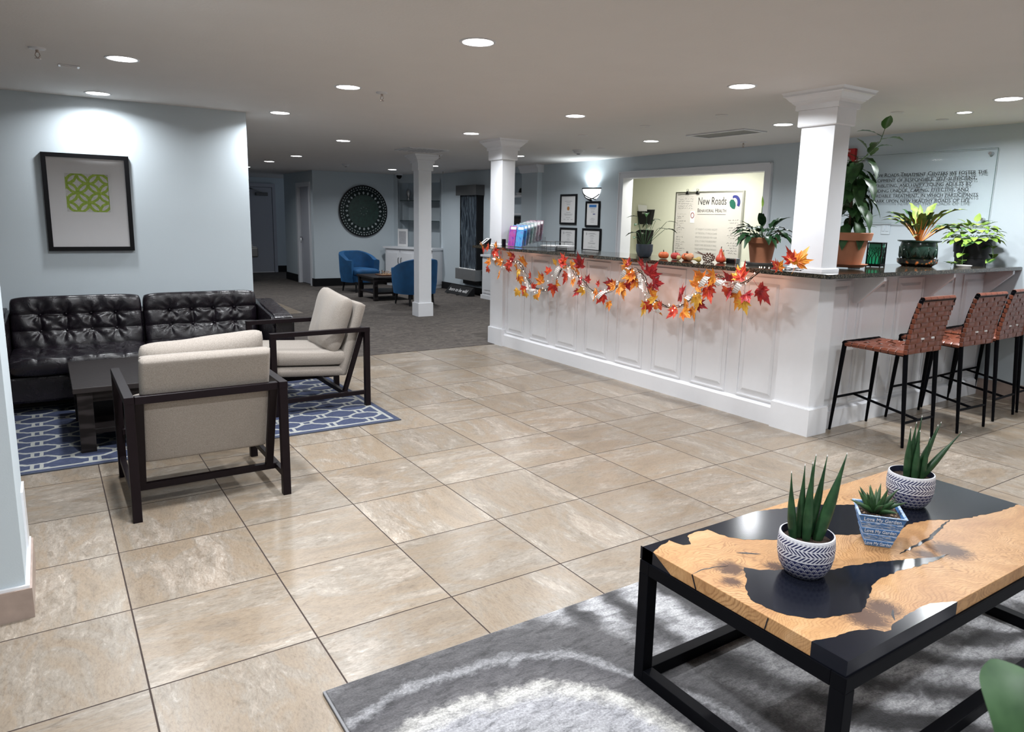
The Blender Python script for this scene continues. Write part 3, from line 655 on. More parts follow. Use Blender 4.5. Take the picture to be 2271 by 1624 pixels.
# ---------------------------------------------------------------- oatmeal armchairs (face +y)
def armchair(label, x, y, rz, group='oatmeal armchairs', z=0.0):
    t = thing('armchair', label, 'armchair', (x,y,z), rz, group)
    HW, B_, F1, ZT = .365, -.365, .365, .632; w_ = .042
    for sx in (-1,1):
        X = sx*HW; mb = MB()
        mb.box(X-w_/2, X+w_/2, B_-w_/2, B_+w_/2, 0, ZT-.004, .002)
        mb.build('rear_leg', m_espresso, t)
        mb = MB(); mb.box(X-w_/2, X+w_/2, F1-w_/2, F1+w_/2, 0, ZT-.004, .002); mb.build('front_leg', m_espresso, t)
        mb = MB(); mb.box(X-w_/2-.001, X+w_/2+.001, B_-w_/2-.001, F1+w_/2+.001, ZT-.03, ZT+.004, .002); mb.build('armrest', m_espresso, t)
        mb = MB(); mb.box(X-.014, X+.014, B_+.01, F1-.01, .095, .128, .002); mb.build('side_rail', m_espresso, t)
    # inclined back frame
    tp, bt = V((0, B_+.015, ZT-.02)), V((0, B_+.175, .115)); mb = MB(); hx = HW-.045
    for sx in (-1,1): mb.beam((sx*hx, tp.y, tp.z), (sx*hx, bt.y, bt.z), .04, .03, up=(0,1,0), bev=.002)
    mb.beam((-hx-.02, tp.y, tp.z), (hx+.02, tp.y, tp.z), .04, .04, bev=.002); mb.beam((-HW, bt.y, bt.z), (HW, bt.y, bt.z), .034, .034, bev=.002)
    mb.build('back_frame', m_espresso, t)
    mb = MB(); mb.box(-HW+.01, HW-.01, F1-.05, F1-.02, .26, .29); mb.build('front_rail', m_espresso, t)
    # upholstered shell: back slab + seat slab
    def slab(p, q, th, hw):
        d = (V(q)-V(p)); m = cushion(hw, d.length/2, th/2, 26, 30, b=.13, a=22, rc=.01)
        yv = d.normalized(); xv = V((1,0,0)); zv = xv.cross(yv); mm = M((xv, yv, zv)).transposed().to_4x4(); mm.translation = (V(p)+V(q))/2; m.bm.transform(mm); return m
    hw = .312
    m1 = slab((0, B_+.185, .25), (0, B_+.005, .822), .075, hw); me = slab((0, B_+.165, .285), (0, F1-.02, .325), .075, hw)
    tmp = D.meshes.new('q'); me.bm.to_mesh(tmp); m1.bm.from_mesh(tmp); D.meshes.remove(tmp); me.bm.free()
    m1.build('upholstered_shell', m_linen, t, smooth=True)
    mb = cushion(.315, .30, .062, 36, 32, b=.2, a=9, disp=lambda x,y: .006*sin(x*9+1)*cos(y*7)); put(mb, (0, .075, .41), (R(4), 0, 0)); s = mb.build('seat_cushion', m_linen, t, smooth=True)
    mb = MB(); mb.tube([(sx_*.30, yy, .41+.02*(yy/.3)) for sx_, yy in ((-1,-.2),(-1,.36),(1,.36),(1,-.2))], .004, 6); mb.build('piping', m_linen, s)
    mb = cushion(.30, .235, .085, 32, 28, b=.36, a=4, disp=lambda x,y: .014*sin(x*7+.8)*cos(y*9+.4)+.005*sin(x*23+y*11))
    for v in mb.bm.verts:      # soft, slightly peaked corners
        v.co.y += (.010*abs(v.co.x/.30)**3 - .022*(v.co.x/.30))*(1 if v.co.y > 0 else 0)
    put(mb, (0.0, B_+.175, .655), (R(90-19)+pi*0, 0, pi)); mb.build('back_pillow', m_linen, t, smooth=True)
    return t
armchair('oatmeal fabric armchair with dark frame, nearest, its back turned to the camera', .475, 1.79, R(0))
armchair('oatmeal fabric armchair with dark frame seen from the side, right of the sofa table', 1.555, 3.315, R(90), z=.008)

# ---------------------------------------------------------------- woven bar stools (face +y)
def ribbon(mb, pts, wv, th=.003):
    """ribbon with centre pts, half-width vector wv"""
    bm = mb.bm; rows = []
    for i, p in enumerate(pts):
        p = V(p); d = (V(pts[min(i+1,len(pts)-1)])-V(pts[max(i-1,0)])).normalized(); n = d.cross(V(wv)).normalized()*th
        wv_ = V(wv); rows.append([bm.verts.new(p+wv_*s*.96+n*k) for s, k in ((-1,-.4),(-.8,.9),(0,1.25),(.8,.9),(1,-.4))] + [bm.verts.new(p+wv_*s-n) for s in (1,-1)])
    n_ = 7
    for a, b in zip(rows, rows[1:]):
        for k in range(n_): bm.faces.new((a[k], a[(k+1)%n_], b[(k+1)%n_], b[k]))
    bm.faces.new(rows[0]); bm.faces.new(rows[-1][::-1])
def make_stool():
    t = thing('bar_stool', 'x', 'bar stool', (0,0,0))
    fx, fy, rx, ry, zs = .235, .265, .190, -.265, .66
    tops = {('f',-1):(-.215,.225,zs),('f',1):(.215,.225,zs),('r',-1):(-.195,-.215,zs),('r',1):(.195,-.215,zs)}
    for k, sx in tops:
        x, y = (fx, fy) if k == 'f' else (rx, ry); tpx = tops[k,sx]
        MB().tube([(sx*x, y, .003), V((sx*x, y, .003)).lerp(V(tpx), .5), tpx], [.0095,.0145,.0165], 14).build('leg', m_frame, t, smooth=40)
    def at(k, sx, z): a = V(((fx if k=='f' else rx)*sx, fy if k=='f' else ry, 0)); return a.lerp(V(tops[k,sx]), z/zs)
    mb = MB()
    mb.tube([at('f',-1,.255), at('f',1,.255)], .0095, 10).tube([at('r',-1,.175), at('r',1,.175)], .0095, 10)
    mb.tube([(at('f',-1,.255)+at('f',1,.255))/2, (at('r',-1,.175)+at('r',1,.175))/2], .0095, 10); mb.build('stretcher', m_frame, t, smooth=40)
    # seat frame and back frame
    mb = MB()
    mb.tube([(-.215,.235,zs+.005),(-.205,-.215,zs-.01)], .014, 10).tube([(.215,.235,zs+.005),(.205,-.215,zs-.01)], .014, 10)
    mb.tube([(-.218,.225,zs+.012),(.218,.225,zs+.012)], .014, 10).sphere((-.215,.225,zs+.008),.019,2).sphere((.215,.225,zs+.008),.019,2)
    mb.build('seat_frame', m_frame, t, smooth=40)
    BT = (-.285, 1.035)      # y, z of the back top
    mb = MB()
    for sx in (-1,1): mb.tube([(sx*.195,-.215,zs-.03),(sx*.2,-.222,zs+.12),(sx*.205,-.25,zs+.25),(sx*.205,BT[0],BT[1])], .0145, 10)
    mb.tube([(-.205,BT[0],BT[1]),(.205,BT[0],BT[1])], .0145, 10); mb.build('back_frame', m_frame, t, smooth=40)
    def sag(x, y): return -.026*(1-(x/.215)**2)*(1-(y/.235)**2)
    A = .0042
    mb = MB(); n1, n2 = 6, 8; W1, W2 = .43/n1, .44/n2
    for i in range(n1):
        x = -.215+W1*(i+.5); pts = [(x,.232,zs-.008),(x,.243,zs+.004),(x,.238,zs+.022)]
        for j in range(n2*4, -1, -1):
            y = -.22+W2*j/4; pts.append((x*(1-.05*(y<0)*abs(y)/.22), y, zs+.016+sag(x,y)+A*cos(pi*(j/4-.5+i))))
        ribbon(mb, pts, (W1/2*.97,0,0), .0016)
    for j in range(n2):
        y = -.22+W2*(j+.5); pts = [(-.226,y,zs-.012),(-.233,y,zs+.006)]
        for i in range(n1*4+1):
            x = -.215+W1*i/4; pts.append((x, y, zs+.017+sag(x,y)-A*cos(pi*(i/4-.5+j))))
        pts += [(.233,y,zs+.006),(.226,y,zs-.012)]
        ribbon(mb, pts, (0,W2/2*.95,0), .0016)
    mb.build('woven_seat', m_strap, t)
    mb = MB(); n1, n2 = 5, 10; z0, z1 = zs-.005, BT[1]+.012
    def by(z):
        q = (z-zs)/(BT[1]-zs); return -.222-.065*max(0,q)**1.6
    W2 = (z1-.03-z0)/n2; W1 = .40/n1
    for i in range(n1):
        x = -.20+W1*(i+.5); pts = []
        for j in range(n2*4+1):
            z = z0+W2*j/4; pts.append((x, by(z)-.006-A*cos(pi*(j/4-.5+i)), z))
        pts += [(x, BT[0]-.017, BT[1]+.006), (x, BT[0]-.008, BT[1]+.018), (x, BT[0]+.009, BT[1]+.018), (x, BT[0]+.018, BT[1]), (x, BT[0]+.018, BT[1]-.03)]
        ribbon(mb, pts, (W1/2*.95,0,0), .0016)
    for j in range(n2):
        z = z0+W2*(j+.5); pts = []
        for i in range(n1*4+1):
            x = -.20+W1*i/4; pts.append((x, by(z)-.006+A*cos(pi*(i/4-.5+j)), z))
        pts = [(-.205, by(z)+.018, z), (-.2235, by(z)+.004, z), (-.215,by(z)-.012,z)] + pts[1:-1] + [(.215,by(z)-.012,z),(.2235, by(z)+.004, z), (.205, by(z)+.018, z)]
        ribbon(mb, pts, (0,0,W2/2*.95), .0016)
    mb.build('woven_back', m_strap, t)
    mb = MB()
    for cx in (-.055, .075):
        for k in (-1,0,1): mb.box(cx+k*.012-.003, cx+k*.012+.003, by(zs+.10)-.016, by(zs+.10)-.006, zs+.092, zs+.104)
    mb.build('strap_staples', m_paper, t)
    return t
st0 = make_stool()
for i, (x, y, a, lb) in enumerate(((4.905,.392,-1,'woven brown leather bar stool leftmost of the row, nearest the corner post'),
        (5.635,.372,-2,'woven brown leather bar stool second from the corner column'),
        (6.24,.41,2,'woven brown leather bar stool third from the corner column'),
        (6.735,.43,0,'woven brown leather bar stool next to the wall, cut off by the photo edge'))):
    o = st0 if i == 0 else copy_tree(st0); o.location = (x,y,0); o.rotation_euler = (0,0,R(a)); tag(o, lb, 'bar stool', 'woven leather bar stools')

# ---------------------------------------------------------------- wood and resin table
TX0, TX1, TY0, TY1, TZ = 1.372, 2.865, -1.497, -.79, .48
rt = thing('resin_coffee_table', 'low table with a honey burl wood and black resin top on a black steel frame', 'table', ((TX0+TX1)/2, (TY0+TY1)/2, .016))
OX, OY = rt.location.x, rt.location.y
def L3(x, y, z): return (x-OX, y-OY, z-.016)
MB().box(TX0-OX, TX1-OX, TY0-OY, TY1-OY, TZ-.042-.016, TZ-.016, .0015).build('wood_slab', m_slab, rt)
def jag(pts, amp=.006, n=6, seed=1):
    rnd = random.Random(seed); out = []
    for (x0,y0),(x1,y1) in zip(pts, pts[1:]):
        L = hypot(x1-x0,y1-y0); k = max(1, int(L/.014))
        for i in range(k):
            f = i/k; px, py = x0+(x1-x0)*f, y0+(y1-y0)*f; a = amp*rnd.uniform(-1,1)*(0 if i == 0 else 1)
            out.append((px-(y1-y0)/L*a, py+(x1-x0)/L*a))
    out.append(pts[-1]); return out
E_ = .0012
up_ = TZ+.0006
rear = jag([(TX0-E_,-.835),(1.42,-.815),(1.48,-.798),(1.494,-.848),(1.521,-.856),(1.555,-.808),(1.60,-.798),(1.655,-.806),(1.669,-.884),(1.70,-.925),(1.774,-.969),(1.892,-1.017),(1.98,-1.05),(2.066,-1.096),(2.15,-1.135),(2.22,-1.147),(2.34,-1.143),(2.42,-1.165),(2.474,-1.196),(2.56,-1.225),(2.66,-1.245),(2.741,-1.258),(TX1+E_,-1.262)], .004, seed=3)
upper = [(TX1+E_,-1.262),(TX1+E_,-1.02)] + jag([(2.70,-1.06),(2.56,-1.09),(2.418,-1.019),(2.309,-.94),(2.2,-.876),(2.059,-.828),(1.949,-.795),(1.93,TY1+E_)], .003, seed=4) + [(TX0-E_,TY1+E_)]
upper[1] = (TX1+E_, -.80); upper[2:2] = [(2.80,-.81)]
upper = [(TX1+E_,-.86)] + jag([(2.76,-.93),(2.62,-1.00),(2.52,-1.04),(2.418,-1.00),(2.309,-.94),(2.2,-.876),(2.059,-.828),(1.949,-.795),(1.93,TY1+E_)], .003, seed=4) + [(TX0-E_,TY1+E_)]
def inlay(poly, z0, z1): return MB().prism([(x,y) for x,y in poly], z0, z1, lambda u,v,d: L3(u,v,d))
inlay(rear+upper, TZ-.0428, up_).build('resin_inlay', m_resin, rt)
bay = jag([(1.541,-1.052),(1.568,-1.088),(1.623,-1.118),(1.70,-1.16),(1.771,-1.205),(1.83,-1.212),(1.922,-1.241),(1.976,-1.262),(2.06,-1.295),(2.13,-1.322),(2.20,-1.334),(2.12,-1.337),(2.03,-1.330),(1.947,-1.314),(1.849,-1.308),(1.786,-1.318),(1.72,-1.345),(1.675,-1.365),(1.615,-1.386),(1.541,-1.367),(1.469,-1.338),(1.423,-1.291),(1.405,-1.237),(1.404,-1.187),(1.439,-1.141),(1.48,-1.112),(1.50,-1.09),(1.541,-1.052)], .0035, seed=5)[:-1]
inlay(bay, TZ-.004, up_).build('resin_inlay', m_resin, rt)
cor = jag([(TX0-E_,-1.40),(1.40,-1.408),(1.427,-1.415),(1.507,-1.428),(1.554,-1.447),(1.574,-1.474),(1.597,-1.478),(1.625,-1.465),(1.662,-1.463),(1.756,-1.459),(1.823,-1.462),(1.86,-1.478),(1.90,TY0-E_)], .003, seed=6) + [(TX0-E_,TY0-E_)]
inlay(cor, TZ-.0428, up_).build('resin_inlay', m_resin, rt)
lf = [(TX0-E_,-.835),(TX0-E_,-.83),(TX0+.004,-.83)]
mb = MB(); mb.prism([(-.838,TZ),(-.92,TZ-.043),(-.78,TZ-.043),(-.78,TZ)], TX0-E_, TX0+.0005, lambda u,v,d: L3(d,u,v)); mb.build('resin_inlay', m_resin, rt)
def crack(pts, w):
    mb = MB(); n = len(pts); up = []; dn = []
    for i,(x,y) in enumerate(pts):
        ww = w[i] if isinstance(w, list) else w*(1-abs(2*i/(n-1)-1)**2*.8); up.append((x,y+ww)); dn.append((x,y-ww))
    mb.prism(up+dn[::-1], TZ-.002, TZ+.0005, lambda u,v,d: L3(u,v,d)); return mb
crack(jag([(2.478,-1.198),(2.43,-1.207),(2.368,-1.218),(2.30,-1.232),(2.25,-1.243),(2.155,-1.247),(2.053,-1.251)], .003, seed=8), .006).build('resin_crack', m_resin, rt)
crack(jag([(1.373,-1.0),(1.413,-.995),(1.46,-1.002),(1.508,-1.02)], .002, seed=9), .0022).build('resin_crack', m_resin, rt)
crack(jag([(1.60,-.975),(1.63,-.995),(1.66,-1.02)], .002, seed=10), .006).build('resin_crack', m_resin, rt)
crack(jag([(1.70,-1.425),(1.672,-1.44),(1.65,-1.458)], .002, seed=11), .004).build('resin_crack', m_resin, rt)
mb = MB(); mb.beam(L3(TX0-.0007,-1.0,TZ), L3(TX0-.0007,-1.018,TZ-.04), .0016, .004).beam(L3(TX0-.0007,-1.27,TZ-.003), L3(TX0-.0007,-1.262,TZ-.04), .0016, .003); mb.build('resin_crack', m_resin, rt)
fw = .042; FX0, FX1, FY0, FY1 = TX0-.006, TX1+.006, TY0-.006, TY1+.006
def fb(name, x0,x1,y0,y1,z0,z1): MB().box(x0-OX,x1-OX,y0-OY,y1-OY,z0-.016,z1-.016,.002).build(name, m_frame, rt)
zt = TZ-.043
for y in (FY0, FY1-fw): fb('frame_rail', FX0, FX1, y, y+fw, zt-fw, zt); fb('foot_rail', FX0+fw, FX1-fw, y, y+fw, .0175, .0175+fw)
for x in (FX0, FX1-fw):
    fb('frame_rail', x, x+fw, FY0+fw, FY1-fw, zt-fw, zt); fb('foot_rail', x, x+fw, FY0+fw, FY1-fw, .0175, .0175+fw)
    for y in (FY0, FY1-fw): fb('leg', x, x+fw, y, y+fw, .0175, zt-fw)
# ---------------------------------------------------------------- leaves
def leafmat(name, a, b, rough=.35, edge=None, spec=.4):
    t = NT(name); n = t.noise(t.pos(world=False), 30, 3); t.col(t.ramp(n, [(.3,a),(.7,b)])); t.rough(rough); t.set(Specular_IOR_Level=spec, Subsurface_Weight=0.0); return t.m
m_peace = leafmat('dark_glossy_leaf', (.006,.026,.010), (.020,.065,.022), .42, spec=.25)
m_leaf2 = leafmat('dark_green_leaf', (.010,.032,.010), (.030,.085,.022), .45, spec=.22)
m_lime = leafmat('lime_green_leaf', (.10,.20,.02), (.22,.34,.05), .55)
m_olive = leafmat('olive_leaf', (.07,.11,.02), (.18,.23,.05), .6, spec=.25)
m_orange = leafmat('orange_midrib', (.62,.17,.03), (.75,.32,.08), .5)
m_snake = leafmat('dark_green_spike_leaf', (.010,.035,.014), (.028,.075,.030), .35)
m_succ = leafmat('speckled_succulent_leaf', (.010,.038,.012), (.040,.095,.032), .45)
m_stem = mat('green_stem', (.06,.12,.03), .5)
m_bstem = mat('brown_stem', (.10,.06,.03), .7)
def curve_pts(p, d, L, n, droop, up=(0,0,1)):
    p, d = V(p), V(d).normalized(); pts = [p.copy()]; st = L/n
    for i in range(n):
        d = (d + V((0,0,-droop*st))).normalized(); p = p + d*st; pts.append(p.copy())
    return pts
def blade(mb, pts, w, prof, fold=.25, wav=0, side=None, ph=0, th=.0):
    """leaf surface along pts; prof(t) 0..1 width profile"""
    bm = mb.bm; rows = []; n = len(pts)-1
    for i, p in enumerate(pts):
        t_ = i/n; d = (pts[min(i+1,n)]-pts[max(i-1,0)]).normalized()
        s = V(side) if side else d.cross(V((0,0,1)))
        if s.length < .05: s = V((1,0,0))
        s = (s - d*s.dot(d)).normalized(); nn = s.cross(d).normalized(); ww = max(w*prof(t_), .0004)
        dz = wav*sin(t_*22+ph)*ww
        rows.append([bm.verts.new(p - s*ww + nn*(fold*ww+dz)), bm.verts.new(p - s*ww*.5 + nn*fold*ww*.35), bm.verts.new(p), bm.verts.new(p + s*ww*.5 + nn*fold*ww*.35), bm.verts.new(p + s*ww + nn*(fold*ww-dz))])
    for a, b in zip(rows, rows[1:]):
        for k in range(4): bm.faces.new((a[k], a[k+1], b[k+1], b[k]))
    return rows
lance = lambda t: (sin(pi*min(1,max(0,t))**.8)**.9 if 0 < t < 1 else 0)
def midway(t): return min(1, 6*t)*(1-t**2.2)
def pot(t, prof, m, n=40, name='pot', **k): return MB().lathe(prof, n).build(name, m, t, smooth=40, **k)
def clay(t, r0, r1, h, rim, m=None, soil=True):
    m = m or m_terra; k = .012
    pot(t, [(0,0),(r0,0),(r0,.002),(r1-(r1-r0)*rim/h-.004,h-rim),(r1+.004,h-rim+.001),(r1+.012,h-.003),(r1+.010,h),(r1-.006,h),(r1-k,h-.02),(0,h-.02)], m)
    if soil: MB().lathe([(0,h-.017),(r1-.014,h-.019)], 24).build('soil', m_soil, t)
def saucer(t, r, m, z=0, name='saucer'): return MB().lathe([(0,z),(r*.8,z),(r,z+.018),(r-.006,z+.018),(r*.78,z+.006),(0,z+.006)], 36).build(name, m, t, smooth=40)
def shift(t, z, kids=None):
    for o in [q for q in D.objects if q.parent == t]: o.location.z += z
rnd = random.Random(11)
# peace lily in a terracotta pot
t = thing('potted_plant', 'peace lily with dark glossy leaves in a terracotta pot left of the big corner column', 'potted plant', (4.62, 1.36, ZC), 0, None); t.scale = (1.27,)*3
clay(t, .062, .092, .165, .035); shift(t, .006); saucer(t, .10, mat('grey_saucer', (.30,.30,.30), .5))
for k in range(38):
    a = k*2.4; el = rnd.uniform(.3, 1.12); L = rnd.uniform(.13, .21)
    d = V((cos(a)*cos(el), sin(a)*cos(el), sin(el))); p0 = V((cos(a)*.02, sin(a)*.02, .16)); L1 = L*.45
    st = curve_pts(p0, d, L1, 4, 2.5); pts = curve_pts(st[-1], st[-1]-st[-2], L*.75, 9, 11 if el < 1 else 7)
    mb = MB(); blade(mb, pts, rnd.uniform(.018,.029), midway, .3, .25, ph=k); mb.tube(st, .0018, 5); mb.build('leaf', m_peace, t, smooth=True)
mb = MB().tube([(0.0,0.01,.16),(-.01,.012,.30),(-.012,.012,.36)], .0022, 6); mb.build('flower_stalk', m_stem, t)
mb = MB(); blade(mb, curve_pts((-.012,.012,.355), (-.1,0,1), .07, 8, 0), .009, lance, .6); mb.build('flower_bud', m_lime, t, smooth=True)
# small dark planter with leggy leaves
t = thing('potted_plant', 'small leggy plant in a dark grey-blue rounded planter left of the pumpkins', 'potted plant', (4.40, 2.46, ZC)); t.scale = (1.2,)*3
pot(t, [(0,0),(.034,0),(.05,.012),(.062,.05),(.063,.10),(.057,.10),(.055,.088),(0,.085)], mat('slate_blue_planter', (.035,.045,.06), .4)); MB().lathe([(0,.089),(.054,.088)], 20).build('soil', m_soil, t)
for k in range(13):
    a = k*2.4+.4; el = rnd.uniform(.8,1.5); L = rnd.uniform(.08,.27); p0 = V((cos(a)*.012, sin(a)*.012, .085)); d = V((cos(a)*cos(el), sin(a)*cos(el), sin(el)))
    st = curve_pts(p0, d, L, 6, 1.0); a2 = a+rnd.uniform(-1,1); pts = curve_pts(st[-1], V((cos(a2),sin(a2),.3)), rnd.uniform(.07,.12), 8, 9)
    mb = MB(); blade(mb, pts, rnd.uniform(.010,.020), lance, .3, .1); mb.tube(st, .0017, 5); mb.build('leaf', m_leaf2, t, smooth=True)
# tall plant in terracotta
t = thing('potted_plant', 'tall leafy dark green plant in a large terracotta pot just right of the corner column', 'potted plant', (4.99, .86, ZC)); t.scale = (1.3,)*3
saucer(t, .118, m_terra); clay(t, .078, .118, .20, .045); shift(t, .010, None)
def leafy(t, stem, n, Lr, wr, m, zr, seed, drp=9, hang=.2, elr=(-.3,.9)):
    r2 = random.Random(seed)
    for k in range(n):
        f = zr[0]+(zr[1]-zr[0])*(k+.5)/n; i = f*(len(stem)-1); q = int(min(i, len(stem)-2)); p = stem[q].lerp(stem[q+1], i-q)
        a = k*2.4+r2.uniform(-.3,.3); el = r2.uniform(*elr); L = r2.uniform(*Lr)
        d = V((cos(a)*cos(el), sin(a)*cos(el), sin(el))); pet = curve_pts(p, d, L*.3, 3, 3); pts = curve_pts(pet[-1], pet[-1]-pet[-2], L, 9, drp*r2.uniform(.7,1.3))
        mb = MB(); blade(mb, pts, r2.uniform(*wr), lance, .25, .08, ph=k); mb.tube(pet, .0018, 5); mb.build('leaf', m, t, smooth=True)
stem = [V(q) for q in ((0,0,.19),(-.01,.0,.34),(.0,.01,.50),(.01,.0,.64))]; MB().tube(stem, [.008,.006,.005,.003], 8).build('stem', m_bstem, t)
leafy(t, stem, 62, (.11,.19), (.026,.040), m_leaf2, (.15,1), 5, 16, elr=(-.6,.7))
st2 = [V(q) for q in ((.0,0,.60),(.06,-.035,.66),(.11,-.065,.73),(.125,-.07,.78))]; MB().tube(st2, [.004,.003,.003,.002], 6).build('stem', m_stem, t)
leafy(t, st2, 8, (.08,.12), (.022,.030), mat('mid_green_leaf', (.035,.11,.015), .4), (.2,1), 8, 5, elr=(-.2,1.0))
leafy(t, [V((.03,-.02,.19)),V((.05,-.03,.27))], 7, (.08,.12), (.008,.012), m_leaf2, (.1,1), 9, 6, elr=(.1,1.1))
# spider plant in a green glazed pot
t = thing('potted_plant', 'orange-stemmed variegated plant in a green glazed pot standing on the bar', 'potted plant', (5.98, .84, ZC)); t.scale = (1.3,)*3
m_glz = mat('green_glaze', (.018,.042,.030), .16, var=.6, sc=25); 
MB().lathe([(0,.0),(.085,.0),(.115,.02),(.118,.048),(.108,.048),(.09,.03),(0,.03)], 40).build('saucer', None, t, smooth=40)
def m_sau_():
    q = NT('floral_painted_saucer'); v = q.n('TexVoronoi'); q.l(q.pos(world=False), v.inputs['Vector']); v.inputs['Scale'].default_value = 42
    q.col(q.ramp(v.outputs['Distance'], [(.0,(.5,.33,.06)),(.22,(.45,.06,.02)),(.35,(.05,.07,.03)),(.5,(.012,.012,.012))])); q.rough(.25); return q.m
[o for o in D.objects if o.parent == t][0].data.materials.clear(); [o for o in D.objects if o.parent == t][0].data.materials.append(m_sau_())
pot(t, [(0,.03),(.062,.03),(.085,.045),(.105,.085),(.108,.125),(.102,.15),(.125,.158),(.127,.165),(.105,.163),(.10,.15),(0,.145)], m_glz)
mb = MB()
for k in range(9):
    a = k*2*pi/9; 
    for j in range(4):
        w_ = .010+.007*j; c_ = V((0,0,.075)); pts = [V((cos(a+u*w_/.1)*(.1085), sin(a+u*w_/.1)*(.1085), .10+.0-abs(u)**2*.035*(1+j*.35)+j*.008)) for u in [x/3 for x in range(-3,4)]]
        mb.tube(pts, .0028, 5)
mb.build('embossed_arches', m_glz, t, smooth=True)
MB().lathe([(0,.152),(.10,.15)], 24).build('soil', m_soil, t)
for k in range(20):
    a = k*2.4+.3; el = rnd.uniform(.5,1.35); L = rnd.uniform(.20,.27); d = V((cos(a)*cos(el), sin(a)*cos(el), sin(el)))
    st = curve_pts((cos(a)*.008,sin(a)*.008,.15), d, L*.42, 5, -1.5); mb = MB(); blade(mb, st, .008, lambda q: .5+.5*q, .5); s_ = mb.build('leaf_stalk', m_orange, t, smooth=True)
    pts = curve_pts(st[-1], st[-1]-st[-2], L*.85, 10, 6.5); mb = MB(); blade(mb, pts, rnd.uniform(.020,.030), lambda q: (.3+.7*min(1,q*3))*(1-q**3), .35, .3, ph=k); mb.build('leaf', m_olive if k % 3 else m_leaf2, t, smooth=True)
    mb = MB(); mb.tube([p+V((0,0,.0015)) for p in pts[:6]], [.003,.003,.0025,.002,.0015,.001], 5); mb.build('midrib', m_orange, t)
mb = MB(); blade(mb, curve_pts((-.04,-.02,.20),(-1,-.1,.1),.10,8,5), .016, lance, .5); mb.tube([(-.005,0,.15),(-.03,-.01,.20),(-.04,-.02,.20)], .003, 5); mb.build('wilted_leaf', mat('wilted_leaf', (.22,.20,.09), .6), t, smooth=True)
# pothos
t = thing('potted_plant', 'trailing lime green plant in a black pot at the wall end of the bar', 'potted plant', (6.68, .74, ZC)); t.scale = (1.36,)*3
MB().lathe([(0,0),(.088,0),(.092,.05),(.096,.05),(.098,.085),(.103,.085),(.108,.17),(.102,.17),(.098,.155),(0,.155)], 40).build('pot', m_blackm, t, smooth=40); MB().lathe([(0,.158),(.098,.157)], 24).build('soil', m_soil, t)
def heart(q): return (sin(pi*q**.62))**.75 if 0 < q < 1 else .0
n = 0
def hleaf(p, d, L, w_, ph, m=m_lime):
    pts = curve_pts(p, d, L, 8, 15); pts = [V((min(q.x, .215), q.y, max(q.z, .006))) for q in pts]; mb = MB(); blade(mb, pts, w_, heart, .12, .05, ph=ph); mb.tube([p-d.normalized()*.03, p], .0012, 4); mb.build('leaf', m, t, smooth=True)
m_lime2 = leafmat('pale_yellow_green_leaf', (.17,.27,.03), (.28,.37,.07), .55)
for k in range(70):
    a = k*2.4; f = (k+.5)/70; el = math.asin(1-f*1.15); p = V((cos(a)*cos(el)*.13, sin(a)*cos(el)*.13, .17+.10*sin(el)+rnd.uniform(-.015,.015)))
    hleaf(p, V((cos(a)*cos(el), sin(a)*cos(el), .35*sin(el)+.1+rnd.uniform(-.3,.2))), rnd.uniform(.050,.072), rnd.uniform(.021,.030), k, m_lime if k % 3 else m_lime2)
for k in range(12):
    a = k*2.4+1; MB().tube(curve_pts((0,0,.155), (cos(a), sin(a), 1.2), .16, 5, 8), .002, 5).build('vine', m_stem, t)
for vi, pts in enumerate(([V(q) for q in ((-.07,.0,.17),(-.13,-.02,.15),(-.16,-.02,.08),(-.17,-.03,.03),(-.22,-.04,.02),(-.28,-.04,.02),(-.33,-.04,.02))], [V(q) for q in ((-.02,-.09,.17),(-.03,-.13,.13),(-.03,-.14,.08),(-.03,-.14,.05))], [V(q) for q in ((-.10,-.03,.17),(-.14,-.05,.16),(-.17,-.05,.14))])):
    MB().tube(pts, .0022, 5).build('vine', m_stem, t)
    for p in pts[1:]:
        for rep_ in range(2):
            n += 1; a = rnd.uniform(0, 6.28); hleaf(p, V((cos(a), sin(a), .6 if p.z < .05 else .1)), rnd.uniform(.05,.07), rnd.uniform(.019,.027), n, m_lime if n % 2 else m_leaf2)
# little black pot
t = thing('small_pot', 'tiny black pot with a cactus seedling between the green glazed pot and the trailing plant', 'potted plant', (6.36, .93, ZC))
MB().lathe([(0,0),(.024,0),(.034,.06),(.031,.06),(.029,.052),(0,.052)], 24).build('pot', m_blackm, t, smooth=40); mb = MB()
for k in range(5): mb.tube([(0,0,.05),(.012*cos(k*1.3),.012*sin(k*1.3),.08+.008*(k%3))], [.003,.0015], 5)
mb.build('seedling', m_succ, t)
t = thing('white_saucer', 'flat white plate lying on the bar right of the green glazed pot', 'plate', (6.27, .60, ZC)); saucer(t, .06, m_paper, name='dish')
# tree lamp
t = thing('lantern', 'small square black lantern with bare tree cut-outs glowing green', 'lamp', (5.46, .90, ZC), R(12)); t.scale = (1.38,)*3
m_gl = NT('green_glow_glass'); sp = m_gl.n('SeparateXYZ'); m_gl.l(m_gl.n('TexCoord').outputs['Object'], sp.inputs[0])
gr = m_gl.ramp(m_gl.math('MULTIPLY', sp.outputs[2], 6), [(.05,(.0,.55,.25)),(.35,(.02,.35,.16)),(.8,(.004,.04,.03))]); m_gl.col((.02,.1,.06)); m_gl.l(gr, m_gl.b.inputs['Emission Color']); m_gl.b.inputs['Emission Strength'].default_value = .3
MB().box(-.033,.033,-.033,.033,.02,.135).build('glass', m_gl.m, t)
mb = MB(); mb.box(-.042,.042,-.042,.042,.004,.018,.002); mb.build('base', m_black, t); MB().box(-.042,.042,-.042,.042,.135,.142,.002).build('top', m_black, t)
